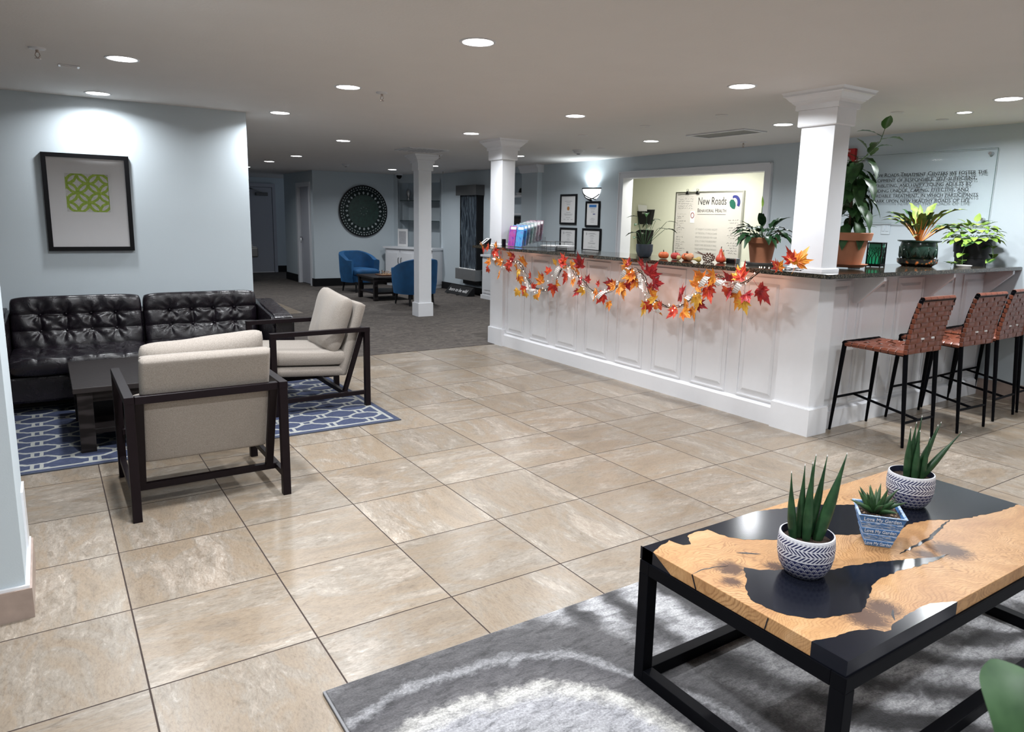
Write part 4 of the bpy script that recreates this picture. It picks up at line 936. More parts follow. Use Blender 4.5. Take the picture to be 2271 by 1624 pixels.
for sx in (-1,1):
    for sy in (-1,1): MB().box(sx*.038-.003,sx*.038+.003,sy*.038-.003,sy*.038+.003,0,.138).build('corner_post', m_black, t)
for face in range(4):
    mb = MB(); r3 = random.Random(face+3); m4 = M.Rotation(face*pi/2, 4, 'Z')
    def tree(x, z, an, L, w, dep):
        x2, z2 = x+sin(an)*L, z+cos(an)*L; x2 = max(-.036, min(.036, x2)); z2 = min(.134, z2)
        mb.tube([m4 @ V((x,-.0365,z)), m4 @ V((x2,-.0365,z2))], w, 4)
        if dep: [tree(x2, z2, an+q, L*.75, w*.65, dep-1) for q in (-r3.uniform(.3,.6), r3.uniform(.3,.6))]
    for x in (-.026,-.008,.010,.028): tree(x, .018, r3.uniform(-.1,.1), .034, .0030, 4)
    mb.build('tree_cutout', m_black, t)
t = thing('dark_stand', 'low black object half hidden behind the large terracotta pot', 'box', (5.30, .98, ZC)); MB().box(-.04,.04,-.03,.03,0,.022,.004).build('body', m_black, t)

# pumpkins etc.
m_pk = mat('orange_pumpkin', (.55,.11,.025), .5, var=.3, sc=30); m_pkr = mat('red_pumpkin', (.42,.035,.025), .45, var=.35, sc=30); m_stalk = mat('dark_stalk', (.05,.025,.012), .8)
def pumpkin(x, y, r, m, label, sq=.78, n=10):
    t = thing('pumpkin', label, 'pumpkin', (x,y,ZC), rnd.uniform(0,1), 'little pumpkins on the counter')
    mb = MB()
    def f(u, v):
        a = u*2*pi; b = (v-.5)*pi; rr = r*(1-.10*abs(cos(a*n/2))**.0001*0 - .12*(1-abs(sin(a*n/2)))) ; k = cos(b)**.75
        zz = sin(b)*r*sq*(1-.25*max(0,(abs(v-.5)*2-.75))*4); return (rr*k*cos(a), rr*k*sin(a), zz+r*sq*.99)
    mb.grid(f, 60, 16, cu=True); mb.build('body', m, t, smooth=True)
    MB().tube([(0,0,r*sq*1.7),(.004,.002,r*sq*2.1),(.010,.004,r*sq*2.4)], [.007,.005,.004], 8).build('stalk', m_stalk, t)
pumpkin(4.44, 2.255, .046, m_pk, 'orange pumpkin leftmost of the row, next to the dark planter', .70)
pumpkin(4.46, 2.13, .043, m_pkr, 'red-orange pumpkin second from the dark planter', .74)
pumpkin(4.52, 2.06, .038, m_pkr, 'red pumpkin partly hidden behind the two larger ones in the middle of the row', .8)
pumpkin(4.45, 1.98, .052, m_pk, 'wide orange pumpkin in the middle of the row, left of the pale gourd', .62)
def gourd(x, y, r, m, label, tilt, h):
    t = thing('gourd', label, 'gourd', (x,y,ZC), 0, 'gourds on the counter'); mb = MB().lathe([(0,0),(r*.6,.003),(r*.95,r*.45),(r,r*.8),(r*.8,r*1.35),(r*.45,r*1.8),(r*.30,h*.85),(r*.18,h*.97),(0,h)], 26)
    mb.bm.transform(M.Translation((0,0,r*.0 if not tilt else r*.95)) @ M.Rotation(tilt, 4, 'Y') @ M.Rotation(tilt*.4, 4, 'X')); mb.build('body', m, t, smooth=True)
    q = M.Rotation(tilt, 4, 'Y') @ M.Rotation(tilt*.4, 4, 'X') @ V((0,0,h)); q.z += 0 if not tilt else r*.95
    MB().tube([q, q+V((.004,0,.016))], [.004,.003], 6).build('stalk', m_stalk, t)
gourd(4.42, 1.885, .034, mat('pale_orange_gourd', (.62,.27,.13), .5, var=.2), 'pale orange gourd lying between the pumpkins and the dried cone', R(-80), .078)
gourd(4.49, 1.655, .040, mat('red_orange_gourd', (.60,.07,.03), .4, var=.25), 'bright red-orange pear-shaped gourd standing at the right end of the row', 0, .118)
gourd(4.56, 1.69, .028, mat('yellow_gourd', (.62,.36,.14), .5, var=.2), 'small pale yellow gourd behind the red pear-shaped one', 0, .088)
gourd(4.37, 2.03, .022, mat('striped_gourd', (.45,.33,.14), .5, var=.6, sc=60), 'tiny striped gourd in front of the wide orange pumpkin', R(80), .03)
gourd(4.36, 1.745, .024, mat('speckled_gourd', (.42,.30,.08), .5, var=.7, sc=50), 'flat yellow-green gourd lying in front of the dried cone', R(-86), .075)
t = thing('dried_cone', 'brown dried pine cone and twigs lying among the gourds', 'pine cone', (4.50, 1.79, ZC)); 
m_cone = mat('dried_cone_scales', (.10,.035,.02), .7, var=.6, sc=60); mb = MB()
for k in range(60):
    f = k/60; a = k*2.4; rr = .032*sin(pi*(.12+.8*f)); p = V((0, .055-.11*f, .034)) + V((cos(a)*rr, 0, sin(a)*rr)); q = p + V((cos(a), -.3, sin(a)))*.012; q.z = max(q.z, .003); p.z = max(p.z, .003)
    mb.tube([p, q], [.006,.003], 5)
mb.build('scales', m_cone, t); mb = MB()
for k in range(7): mb.tube([V((0,.03,.05)), V((rnd.uniform(-.03,.03), .10+rnd.uniform(0,.05), .065+rnd.uniform(-.01,.02)))], [.003,.002], 5)
mb.build('twigs', m_cone, t)
t = thing('hole_punch', 'long black desk tool with a silver end lying right of the gourds', 'tool', (4.60, 1.60, ZC)); MB().box(-.02,.02,-.02,.08,0,.035,.008).build('body', m_black, t); MB().box(-.023,.023,-.035,-.018,0,.04,.004).build('end_cap', m_steel, t)

# brochures in a stepped rack
t = thing('brochure_rack', 'clear stepped rack holding brochures beside the far counter column', 'rack', (4.42, 4.66, ZC))
m_acr = mat('clear_acrylic', (.9,.93,.95), .05, var=0, Transmission_Weight=.9, IOR=1.3)
for k in range(7): x = .035+.045*k; MB().box(x-.0015,x+.0015,-.16,.16,.012*k+.004,.012*k+.09).build('tier', m_acr, t)
MB().box(0,.34,-.16,.16,0,.004).build('base', m_acr, t); MB().box(.336,.34,-.16,.16,.0,.12).build('back', m_acr, t)
def m_bro_(nm, cols):
    q = NT(nm); n_ = q.noise(q.pos(world=False), 14, 2, .5, .8); q.col(q.ramp(n_, [(.3+.4*i/(len(cols)-1), c) for i, c in enumerate(cols)])); q.rough(.3); return q.m
bcols = [((.10,.04,.42),(.45,.08,.30),(.08,.18,.62)), ((.05,.14,.55),(.10,.40,.70),(.25,.10,.50)), ((.45,.45,.50),(.15,.20,.30),(.7,.7,.72)), ((.55,.6,.58),(.2,.35,.35),(.7,.72,.7)), ((.25,.25,.30),(.6,.6,.62),(.1,.1,.15)), ((.35,.12,.25),(.6,.5,.55),(.12,.1,.2)), ((.6,.62,.65),(.3,.15,.2),(.2,.3,.4))]
desc = ['front row, purple','second row, blue','third row, pale','fourth row','fifth row','sixth row','last and highest row']
for k in range(7):
    for s_, y in (('left', .078), ('right', -.078)):
        kk = k if s_ == 'left' or k else 1
        b_ = thing('brochure', 'glossy brochure in the %s of the stepped rack, %s side' % (desc[k], s_), 'brochure', (4.42+.045*k+.010+.008, 4.66+y, ZC+.012*k+.006), 0, 'brochures in the stepped rack')
        mb = MB(); mb.box(-.004,.004,-.07,.07,0,.235); mb.bm.transform(M.Rotation(R(7), 4, 'Y')); mb.build('cover', m_bro_('brochure_print', bcols[kk]), b_)
        mb = MB(); mb.box(-.0048,-.004,-.07,.045,.195,.225); mb.bm.transform(M.Rotation(R(7), 4, 'Y')); mb.build('title_band', m_paper, b_)
# wire tray, basket, card stand, phone
t = thing('wire_letter_tray', 'grey wire letter tray with paper behind the counter edge', 'tray', (4.52, 3.98, ZC)); m_wire = mat('grey_wire', (.12,.12,.13), .35, .8)
mb = MB(); 
for z in (.01,.085):
    mb.tube([(-.12,-.16,z),(.12,-.16,z),(.12,.16,z),(-.12,.16,z),(-.12,-.16,z)], .0028, 6)
for x, y in ((-.12,-.16),(.12,-.16),(.12,.16),(-.12,.16),(-.12,0),(.12,0),(0,.16),(0,-.16),(-.12,-.08),(-.12,.08)): mb.tube([(x,y,0),(x,y,.085)], .002, 6)
for k in range(11): mb.tube([(-.12,-.16+.032*k,.03),(.12,-.16+.032*k,.03)], .0015, 5)
mb.build('wires', m_wire, t); tag(MB().box(4.42,4.62,3.84,4.12,ZC+.034,ZC+.046).build('paper_stack', m_paper), 'white paper stack lying in the grey wire letter tray', 'paper')
t = thing('mesh_basket', 'small black mesh basket holding white paper, right of the wire tray', 'basket', (4.42, 3.66, ZC)); mb = MB()
for k in range(17):
    y = -.10+.0125*k; mb.tube([(-.055,y,0),(-.055,y,.05)], .0016, 4); mb.tube([(.055,y,0),(.055,y,.05)], .0016, 4)
for k in range(9): x = -.055+.01375*k; mb.tube([(x,-.10,0),(x,-.10,.05)], .0016, 4); mb.tube([(x,.10,0),(x,.10,.05)], .0016, 4)
for z in (.002,.018,.034,.05): mb.tube([(-.055,-.10,z),(.055,-.10,z),(.055,.10,z),(-.055,.10,z),(-.055,-.10,z)], .0024, 5)
mb.build('mesh', m_black, t); tag(MB().box(4.375,4.465,3.57,3.75,ZC+.008,ZC+.058,.002).build('note_block', m_paper), 'white note block in the small black mesh basket', 'paper')
t = thing('tilted_display', 'small tilted black display stand with a black and white card at the counter end', 'display', (4.27, 5.06, ZC), R(-8))
mb = MB(); mb.prism([(-.05,0),(.05,0),(.06,.085),(.05,.085),(-.05,.012)], -.055, .055, lambda u,v,d:(u,d,v)); mb.build('stand', m_black, t)
mb = MB(); mb.prism([(-.046,.0165),(.044,.083),(.042,.086),(-.048,.0195)], -.05, .05, lambda u,v,d:(u,d,v)); mb.build('card', m_paper, t)
mb = MB(); mb.prism([(-.022,.0362),(.030,.0745),(.028,.0775),(-.024,.0392)], -.03, .01, lambda u,v,d:(u,d,v)); mb.prism([(-.038,.0242),(-.028,.0316),(-.030,.0346),(-.040,.0272)], -.04, .03, lambda u,v,d:(u,d,v)); mb.build('silhouette', m_ink, t)
t = thing('desk_phone', 'black handset standing at the counter between the display stand and the brochures', 'phone', (4.40, 4.84, ZC)); MB().box(-.018,.018,-.02,.02,0,.085,.006).build('body', m_black, t)

# ---------------------------------------------------------------- pots on the resin table
def m_navy_():
    t = NT('navy_embossed_ceramic'); tc = t.n('TexCoord').outputs['Object']; sp = t.n('SeparateXYZ'); t.l(tc, sp.inputs[0]); X, Y, Z = sp.outputs
    th = t.math('DIVIDE', t.math('ADD', t.math('ARCTAN2', Y, X), pi), 2*pi)
    # chevrons
    u = t.math('FRACT', t.math('MULTIPLY', th, 42)); v = t.math('DIVIDE', t.math('SUBTRACT', Z, .066), .0175)
    vf = t.math('FRACT', v); tri = t.math('ABSOLUTE', t.math('SUBTRACT', t.math('FRACT', t.math('MULTIPLY', v, .5)), .5))
    ch = t.math('FRACT', t.math('ADD', t.math('MULTIPLY', th, 42), t.math('MULTIPLY', tri, 3.4)))
    ln = t.math('GREATER_THAN', t.math('ABSOLUTE', t.math('SUBTRACT', ch, .5)), .24); gap = t.math('GREATER_THAN', t.math('ABSOLUTE', t.math('SUBTRACT', vf, .5)), .43)
    top = t.math('SUBTRACT', 1, t.math('MULTIPLY', ln, t.math('SUBTRACT', 1, gap)))
    # scallops
    SC_ = .0125
    def scal(offu, offv):
        a = t.math('SUBTRACT', t.math('FRACT', t.math('ADD', t.math('MULTIPLY', th, 26), offu)), .5); b = t.math('FRACT', t.math('ADD', t.math('DIVIDE', Z, SC_), offv))
        r = t.math('SQRT', t.math('ADD', t.math('POWER', t.math('MULTIPLY', a, 1.5), 2), t.math('POWER', b, 2)))
        m1 = t.math('LESS_THAN', t.math('ABSOLUTE', t.math('SUBTRACT', r, .66)), .075); m2 = t.math('LESS_THAN', t.math('ABSOLUTE', t.math('SUBTRACT', r, .34)), .06)
        return t.math('MAXIMUM', m1, m2), t.math('LESS_THAN', r, .76)
    row = t.math('FRACT', t.math('MULTIPLY', t.math('FLOOR', t.math('DIVIDE', Z, SC_)), .5))
    sA, _ = scal(row, 0)
    low = sA
    zt = t.math('GREATER_THAN', Z, .066); rim = t.math('GREATER_THAN', Z, .121); band = t.math('LESS_THAN', t.math('ABSOLUTE', t.math('SUBTRACT', Z, .066)), .002)
    f = t.math('ADD', t.math('MULTIPLY', zt, top), t.math('MULTIPLY', t.math('SUBTRACT', 1, zt), low)); f = t.math('MAXIMUM', f, t.math('MAXIMUM', rim, band))
    c = t.mix(f, (.008,.013,.075), (.60,.61,.66)); rr = t.math('LENGTH' if False else 'SQRT', t.math('ADD', t.math('POWER', X, 2), t.math('POWER', Y, 2)))
    t.col(c); t.rough(.45); t.bump(f, .6, .0015); return t.m
m_navy = m_navy_(); m_navyin = mat('dark_navy_glaze', (.02,.025,.05), .3)
def snake_pot(x, y, label, leaves, s=1):
    t = thing('potted_plant', label, 'potted plant', (x,y,TZ+.0008), 0, 'spiky plants in navy embossed pots')
    MB().lathe([(0,0),(.050,0),(.062,.012),(.074,.035),(.0805,.065),(.0815,.095),(.079,.122),(.0775,.128),(.0735,.1285)], 96).build('pot', m_navy, t, smooth=50)
    MB().lathe([(.0735,.1285),(.072,.122),(.072,.104),(0,.104)], 64).build('pot_lining', m_navyin, t, smooth=50)
    mb = MB().lathe([(0,.1085),(.04,.109),(.0715,.106)], 24); r4 = random.Random(int(x*100))
    for k in range(60): a, q = r4.uniform(0,6.3), r4.uniform(.01,.066); mb.sphere((q*cos(a), q*sin(a), .108), r4.uniform(.002,.0045), 1, (1,1,.7))
    mb.build('soil', m_soil, t)
    for (bx, by, tx, ty, L, r, cv) in leaves:
        p0 = V((bx,by,.10)); p1 = V((tx,ty,.10+L)); n_ = 12; pts = []; rs = []
        for i in range(n_+1):
            q = i/n_; p = p0.lerp(p1, q) + V((cv*sin(pi*q), 0, 0)); pts.append(p); rs.append(max(.0012, r*(.62+.5*sin(pi*min(1,q*1.1+.15))**1)*(1-q**3.2)))
        mb = MB().tube(pts, rs, 12); l_ = mb.build('leaf', m_snake, t, smooth=True)
        MB().tube([pts[-1]-V((0,0,.001)), pts[-1]+V((0,0,.005))], [.0015,.0006], 6).build('leaf_tip', m_paper, l_)
# camera-right direction in the plane is (.836,-.549): used only to describe leaf lean
rx, ry = .836, -.549
def lf(b, tp, L, r, cv=0, bd=0, td=0): return (b*rx+bd*.549, b*ry+bd*.836, tp*rx+td*.549, tp*ry+td*.836, L, r, cv)
snake_pot(1.672, -1.166, 'spiky green plant in a navy and white embossed pot, nearest on the low table', [lf(-.040,-.064,.215,.0115,-.004), lf(-.022,-.022,.235,.0115,.002,.012,.01), lf(-.006,-.004,.245,.013,0,-.01,.0), lf(.0,.012,.262,.012,-.004,.015,.02), lf(.012,.050,.258,.012,.004,.02,.03), lf(.026,.098,.272,.0165,.004,-.005,.01)])
snake_pot(2.490, -1.042, 'spiky green plant in a navy and white embossed pot, farthest on the low table', [lf(-.018,-.024,.20,.012,0,.0,.0), lf(-.006,.002,.215,.0125,-.003,.01,.012), lf(.002,.006,.19,.0115,0,-.015,-.01), lf(.008,.030,.235,.0115,-.002,.015,.03), lf(.016,.075,.21,.0115,0,.0,.0), lf(.02,.098,.215,.0125,-.004,.012,.02), lf(.03,.045,.165,.011,0,-.01,-.01), lf(.032,.165,.185,.012,-.006,.0,.0)])
# blue square pot
t = thing('potted_succulent', 'small speckled succulent in a tapered square blue pot with white lettering', 'potted plant', (2.066,-1.162,TZ+.0008), R(-50))
def m_blue_():
    q = NT('distressed_blue_paint'); n1 = q.noise(q.pos((1,1,5), world=False), 60, 4, .7); sp = q.n('SeparateXYZ'); q.l(q.n('TexCoord').outputs['Object'], sp.inputs[0])
    st = q.math('FRACT', q.math('DIVIDE', sp.outputs[2], .0227)); ln = q.math('LESS_THAN', st, .13); alt = q.math('GREATER_THAN', q.math('FRACT', q.math('DIVIDE', sp.outputs[2], .0454)), .5)
    spk = q.math('MULTIPLY', alt, q.ramp(n1, [(.50,0),(.56,.75)])); f = q.math('MAXIMUM', q.math('MULTIPLY', ln, q.ramp(n1, [(.4,.2),(.55,.9)])), spk)
    q.col(q.mix(f, q.mix(n1, (.03,.13,.38), (.09,.24,.52)), (.50,.58,.68))); q.rough(.7); q.bump(st, .3, .001); return q.m
m_blue = m_blue_()
def sq_(mb, lv):
    bm = mb.bm; rings = [[bm.verts.new((sx*r, sy*r, z)) for sx, sy in ((-1,-1),(1,-1),(1,1),(-1,1))] for r, z in lv]
    for a, b in zip(rings, rings[1:]):
        for k in range(4): bm.faces.new((a[k], a[(k+1)%4], b[(k+1)%4], b[k]))
    bm.faces.new(rings[0][::-1]); bm.faces.new(rings[-1]); return mb
mb = MB(); lv = []
for k in range(5):
    z0, z1 = .0227*k, .0227*(k+1); r0, r1 = .037+.0062*k, .037+.0062*(k+1); lv += [(r0, z0+.001), (r1+.0006, z1-.0015)]
lv += [(.070,.1135),(.072,.116),(.064,.116),(.061,.104)]; sq_(mb, lv); mb.build('pot', m_blue, t)
m_wl = mat('white_lettering', (.72,.78,.85), .6)
for k, z in enumerate((.0115, .058, .1015)):
    r = .037+.0062*(z/.0227); sl = atan2(.0062, .0227)
    mw_ = M.Translation((0, -r-.0016, z)) @ M.Rotation(R(90)+sl, 4, 'X')
    text('Love My Garden', 'lettering', .0165+.001*k, mw_ @ M.Translation((0,-.0045,0)), m_wl, t, ext=.0003, scx=.72+.08*k)
mb = MB().box(-.06,.06,-.06,.06,.098,.1045); r4 = random.Random(5); mb.build('soil', m_soil, t); mb = MB()
for k in range(70): mb.sphere((r4.uniform(-.056,.056), r4.uniform(-.056,.056), .105), r4.uniform(.002,.005), 1, (1,1,.7))
mb.build('pebbles', mat('brown_pebbles', (.22,.15,.10), .8, var=.6, sc=60), t)
for k in range(20):
    a = k*2.4+.5; el = .45+.9*(k/20); L = r4.uniform(.075,.11); p = V((cos(a)*.006-.012, sin(a)*.006, .104)); d = V((cos(a)*cos(el), sin(a)*cos(el), sin(el)))
    pts = curve_pts(p, d, L, 8, 3.5 if k%3 else -3); mb = MB().tube(pts, [.0068*(.75+.5*sin(pi*min(1,i/8+.1)))*(1-(i/8)**3)+.0006 for i in range(9)], 7); mb.build('leaf', m_succ, t, smooth=True)

# ---------------------------------------------------------------- plant by the camera, lower right
t = thing('floor_plant', 'broad blurred green leaf reaching in at the lower right corner of the photo', 'plant', (1.02,-2.62,.016))
MB().lathe([(0,0),(.13,0),(.17,.30),(.18,.30),(.18,.33),(.165,.33),(.16,.29),(0,.29)], 36).build('pot', mat('grey_pot', (.3,.3,.3), .5), t, smooth=40)
MB().lathe([(0,.30),(.16,.295)], 20).build('soil', m_soil, t)
m_near = leafmat('soft_green_leaf', (.010,.032,.010), (.028,.062,.024), .55, spec=.25)
def bigleaf(pts, w, side=None):
    mb = MB(); blade(mb, [V(p) for p in pts], w, lambda q: (sin(pi*min(1,q*.82+.06))**.7 if q < .999 else .12), .18, .08, side=side); o = mb.build('leaf', m_near, t, smooth=True); md = o.modifiers.new('s', 'SUBSURF'); md.levels = 1; md.render_levels = 2; return o
pth = [V(q) for q in ((-.45,.42,.90),(-.478,.44,.95),(-.490,.455,.985),(-.497,.466,1.015),(-.502,.478,1.045),(-.503,.490,1.068),(-.500,.500,1.083),(-.495,.510,1.094),(-.490,.519,1.100),(-.4846,.5276,1.1053))]
bigleaf(pth, .030, side=(.72,-.50,.1)); MB().tube([(0,0,.30),(-.2,.2,.6),(-.38,.36,.82),pth[0]], .006, 6).build('leaf_stalk', m_stem, t)
for k, (dx, dy, dz) in enumerate(((.25,.2,1.0),(.3,-.2,1.1),(-.02,-.4,1.1),(.1,.05,1.25))):
    b_ = V((dx*.3,dy*.3,.85)); MB().tube([(0,0,.30),b_*.7,b_], .006, 6).build('leaf_stalk', m_stem, t); bigleaf([b_.lerp(V((dx,dy,dz)), i/10)+V((0,0,.06*sin(pi*i/10))) for i in range(11)], .05)
# ---------------------------------------------------------------- garland
gl = thing('leaf_garland', 'autumn maple leaf garland with lights and chevron ribbon swagged along the counter front', 'garland', (4.13, 2.8, ZC))
GP = [(4.95,1.20),(4.80,1.196),(4.70,1.20),(4.583,1.175),(4.519,1.073),(4.352,1.012),(4.153,1.06),(4.037,.993),(3.923,.887),(3.786,.80),(3.593,.80),(3.438,.905),(3.326,1.042),(3.199,1.064),(3.105,.995),(2.981,.95),(2.901,.875),(2.742,.85),(2.612,.875),(2.499,.938),(2.402,1.048),(2.315,1.11),(2.219,1.085),(2.119,.992),(2.071,.897),(1.977,.843),(1.85,.822),(1.721,.844),(1.61,.916),(1.531,1.004),(1.453,1.082),(1.366,1.121),(1.291,1.095),(1.209,1.071),(1.118,1.079),(1.04,1.13),(1.00,1.197),(.92,1.204),(.80,1.204),(.69,1.21)]
def gx(y, z): return 4.13 if z < 1.185 else 4.20
GW = [V((gx(y,z)-4.13, y-2.8, z-ZC)) for y, z in GP]
def smoothp(P_, k=4):
    out = []
    for i in range(len(P_)-1):
        a, b, c, d = P_[max(i-1,0)], P_[i], P_[i+1], P_[min(i+2,len(P_)-1)]
        for j in range(k):
            t_ = j/k; out.append(.5*((2*b)+(c-a)*t_+(2*a-5*b+4*c-d)*t_*t_+(3*b-a-3*c+d)*t_**3))
    return out+[P_[-1]]
GS = smoothp(GW); m_vine = mat('dark_vine', (.022,.014,.010), .8, var=.4)
r5 = random.Random(21)
def lift(p):     # keep clear of the stone
    if p.z > -.001 and p.x > -.0: p = V((p.x, p.y, max(p.z, .006)))
    return p
for s_ in range(3):
    MB().tube([lift(p+V((.012*cos(i*.7+s_*2), .008*sin(i*.9+s_), .010*sin(i*.7+s_*2)))) for i, p in enumerate(GS)], .0034-.0008*s_, 6).build('vine', m_vine, gl)
def maple(size, mat_, pos, rx_, ry_, rz_, curl):
    lobes = [(0,1.0),(14,.60),(20,.66),(27,.50),(40,.46),(52,.80),(60,.56),(66,.60),(74,.46),(86,.38),(98,.62),(108,.44),(120,.42),(135,.30),(160,.22),(180,.12)]
    pol = [(sin(R(a))*r, cos(R(a))*r) for a, r in lobes]; pol = pol + [(-x, y) for x, y in pol[-2:0:-1]]
    mb = MB(); bm = mb.bm; c_ = bm.verts.new((0,0,0)); 
    def z(x, y): return curl*(x*x+y*y)*.5 + .05*sin(6*atan2(x, y)) * hypot(x,y)
    vs = [bm.verts.new((x, y, z(x,y))) for x, y in pol]; mid = [bm.verts.new((x*.5, y*.5, z(x*.5,y*.5)+.02*(1 if i%2 else -1))) for i, (x,y) in enumerate(pol)]
    n = len(vs)
    for k in range(n):
        bm.faces.new((mid[k], vs[k], vs[(k+1)%n], mid[(k+1)%n])); bm.faces.new((c_, mid[k], mid[(k+1)%n]))
    bm.transform(M.Translation(pos) @ Euler((rx_,ry_,rz_)).to_matrix().to_4x4() @ M.Diagonal((size,size,size,1)))
    q = M.Translation(pos) @ Euler((rx_,ry_,rz_)).to_matrix().to_4x4()
    mb.tube([q @ V((0,-.1*size,0)), q @ V((0,-.7*size,-.1*size))], .0011, 4)
    return mb.build('maple_leaf', mat_, gl, smooth=False)
def mlm(name, a, b, c):
    t = NT(name); n = t.noise(t.pos(), 22, 3, .6); t.col(t.ramp(n, [(.34,a),(.5,b),(.66,c)])); t.rough(.5); t.set(Subsurface_Weight=0.0)
    t.b.inputs['Emission Strength'].default_value = 0; return t.m
LM = {'r': mlm('red_silk_leaf', (.34,.010,.008),(.58,.03,.012),(.70,.12,.02)), 'd': mlm('crimson_silk_leaf', (.20,.004,.010),(.38,.010,.015),(.52,.03,.02)),
      'o': mlm('orange_silk_leaf', (.62,.12,.012),(.78,.25,.02),(.85,.38,.04)), 'y': mlm('golden_silk_leaf', (.62,.26,.02),(.80,.42,.04),(.85,.52,.07))}
LV = [(4.804,1.165,.038,'r'),(4.561,1.204,.053,'o'),(4.672,1.024,.05,'o'),(4.693,.941,.042,'r'),(4.429,1.11,.048,'r'),(4.412,1.032,.056,'o'),(4.408,.912,.056,'o'),(4.207,1.036,.055,'r'),(4.211,1.122,.032,'o'),(3.985,1.058,.092,'o'),(4.076,.937,.062,'r'),(4.033,.886,.054,'o'),(4.041,.746,.054,'y'),(3.933,.795,.05,'r'),(3.903,.736,.046,'y'),(3.805,.919,.053,'r'),(3.622,.882,.082,'o'),(3.612,.927,.037,'r'),(3.528,.992,.044,'r'),(3.435,.854,.08,'r'),(3.377,.888,.043,'o'),(3.743,.722,.03,'y'),(3.387,1.088,.043,'y'),(3.261,1.13,.057,'r'),(3.144,1.082,.056,'o'),(3.229,.985,.078,'r'),(2.99,1.092,.103,'d'),(3.007,1.023,.055,'o'),(2.864,.959,.041,'d'),(3.029,.842,.042,'d'),(2.743,.863,.067,'o'),(3.079,.942,.042,'o'),(2.575,.774,.046,'o'),(2.548,.946,.066,'d'),(2.422,.932,.084,'o'),(2.706,.933,.027,'r'),(2.35,.97,.039,'d'),(2.336,1.04,.064,'o'),(2.272,1.033,.051,'r'),(2.243,1.004,.051,'o'),(2.343,1.134,.051,'o'),(2.162,1.146,.066,'d'),(2.055,1.076,.094,'d'),(2.01,1.002,.065,'d'),(2.355,1.068,.067,'o'),(2.376,.911,.09,'o'),(2.244,1.011,.067,'o'),(2.023,.916,.051,'o'),(2.115,.806,.08,'y'),(2.045,.814,.058,'r'),(1.966,.823,.065,'o'),(1.888,.825,.05,'r'),(1.746,.813,.056,'o'),(1.702,.941,.097,'d'),(1.636,.806,.062,'o'),(1.568,.834,.062,'o'),(1.525,.938,.082,'y'),(1.52,.886,.055,'d'),(1.516,1.031,.102,'o'),(1.48,1.106,.054,'o'),(1.413,1.008,.081,'r'),(1.403,1.08,.054,'r'),(1.221,1.026,.053,'r'),(1.134,1.009,.098,'o'),(1.115,1.122,.091,'r'),(1.068,.954,.071,'y'),(1.043,1.0,.058,'d'),(.945,1.046,.102,'d'),(.83,1.221,.05,'r'),(.809,1.219,.038,'o'),(.72,1.275,.068,'r'),(.667,1.262,.086,'o'),(2.318,1.15,.052,'d'),(1.22,1.095,.059,'d'),(4.86,1.20,.05,'o'),(4.72,1.19,.05,'r'),(4.30,.98,.05,'r'),(4.10,1.00,.045,'o')]
for k in range(22):
    gp = GP[3+int(k*33/22)]; LV.append((gp[0]+r5.uniform(-.05,.05), gp[1]+r5.uniform(-.05,.05) if gp[1] < 1.17 else 1.15, r5.uniform(.05,.075), 'rodyro'[k%6]))
for k, (y, z, s_, c_) in enumerate(LV):
    # direction away from the vine
    nb = min(GP, key=lambda q: hypot(q[0]-y, q[1]-z)); dx, dz = -(y-nb[0]), (z-nb[1]); an = atan2(dx, dz) if hypot(dx,dz) > .02 else r5.uniform(-3,3)
    # leaf plane roughly facing -x : local X -> -y, local Y -> z
    x0 = -.02-r5.uniform(0,.035) if z < 1.185 else -.015
    base_ = M(((0,0,-1),(-1,0,0),(0,1,0))).to_4x4()
    rot = (base_ @ Euler((r5.uniform(-.45,.45), r5.uniform(-.45,.45), -an)).to_matrix().to_4x4()).to_euler()
    maple(s_*1.15+.030, LM[c_], V((x0, y-2.8, z-ZC)), rot.x, rot.y, rot.z, r5.choice((-.5,.5,.3)))
# ribbon with brown chevrons, winding about the vine
q_ = NT('white_chevron_ribbon'); 
uvn = q_.n('UVMap'); sp = q_.n('SeparateXYZ'); q_.l(uvn.outputs[0], sp.inputs[0])
zz = q_.math('ABSOLUTE', q_.math('SUBTRACT', q_.math('FRACT', q_.math('MULTIPLY', sp.outputs[1], 3)), .5)); ff = q_.math('FRACT', q_.math('ADD', q_.math('MULTIPLY', sp.outputs[0], 1), q_.math('MULTIPLY', zz, .8)))
q_.col(q_.mix(q_.math('LESS_THAN', ff, .22), (.80,.76,.72), (.16,.07,.05))); q_.rough(.7); m_rib = q_.m
def ribbon_loop(idx, rad, n, ph, wv=.026):
    a, b = idx; pts = GS[a:b]; bm = bmesh.new(); uv = bm.loops.layers.uv.new('UVMap'); rows = []; L = 0; prev = None; K = (b-a)*3
    for i in range(K+1):
        f = i/K*(len(pts)-1); j = min(int(f), len(pts)-2); p = pts[j].lerp(pts[j+1], f-j); th = ph+i/K*2*pi*n
        c_ = p + V((-.012-.026*(1+cos(th)), 0, rad*sin(th)-.03)); 
        if prev: L += (c_-prev).length
        prev = c_; wd = V((0, .85, .35*cos(th))).normalized()*wv
        rows.append((bm.verts.new(c_-wd), bm.verts.new(c_+wd), L/.018))
    for r0, r1 in zip(rows, rows[1:]):
        f_ = bm.faces.new((r0[0], r0[1], r1[1], r1[0]))
        for lp, u in zip(f_.loops, ((r0[2],0),(r0[2],1),(r1[2],1),(r1[2],0))): lp[uv].uv = u
    me = D.meshes.new('ribbon'); bm.to_mesh(me); bm.free(); me.materials.append(m_rib); o = D.objects.new('ribbon', me); COL.objects.link(o); o.parent = gl
    sd = o.modifiers.new('t', 'SOLIDIFY'); sd.thickness = .0008
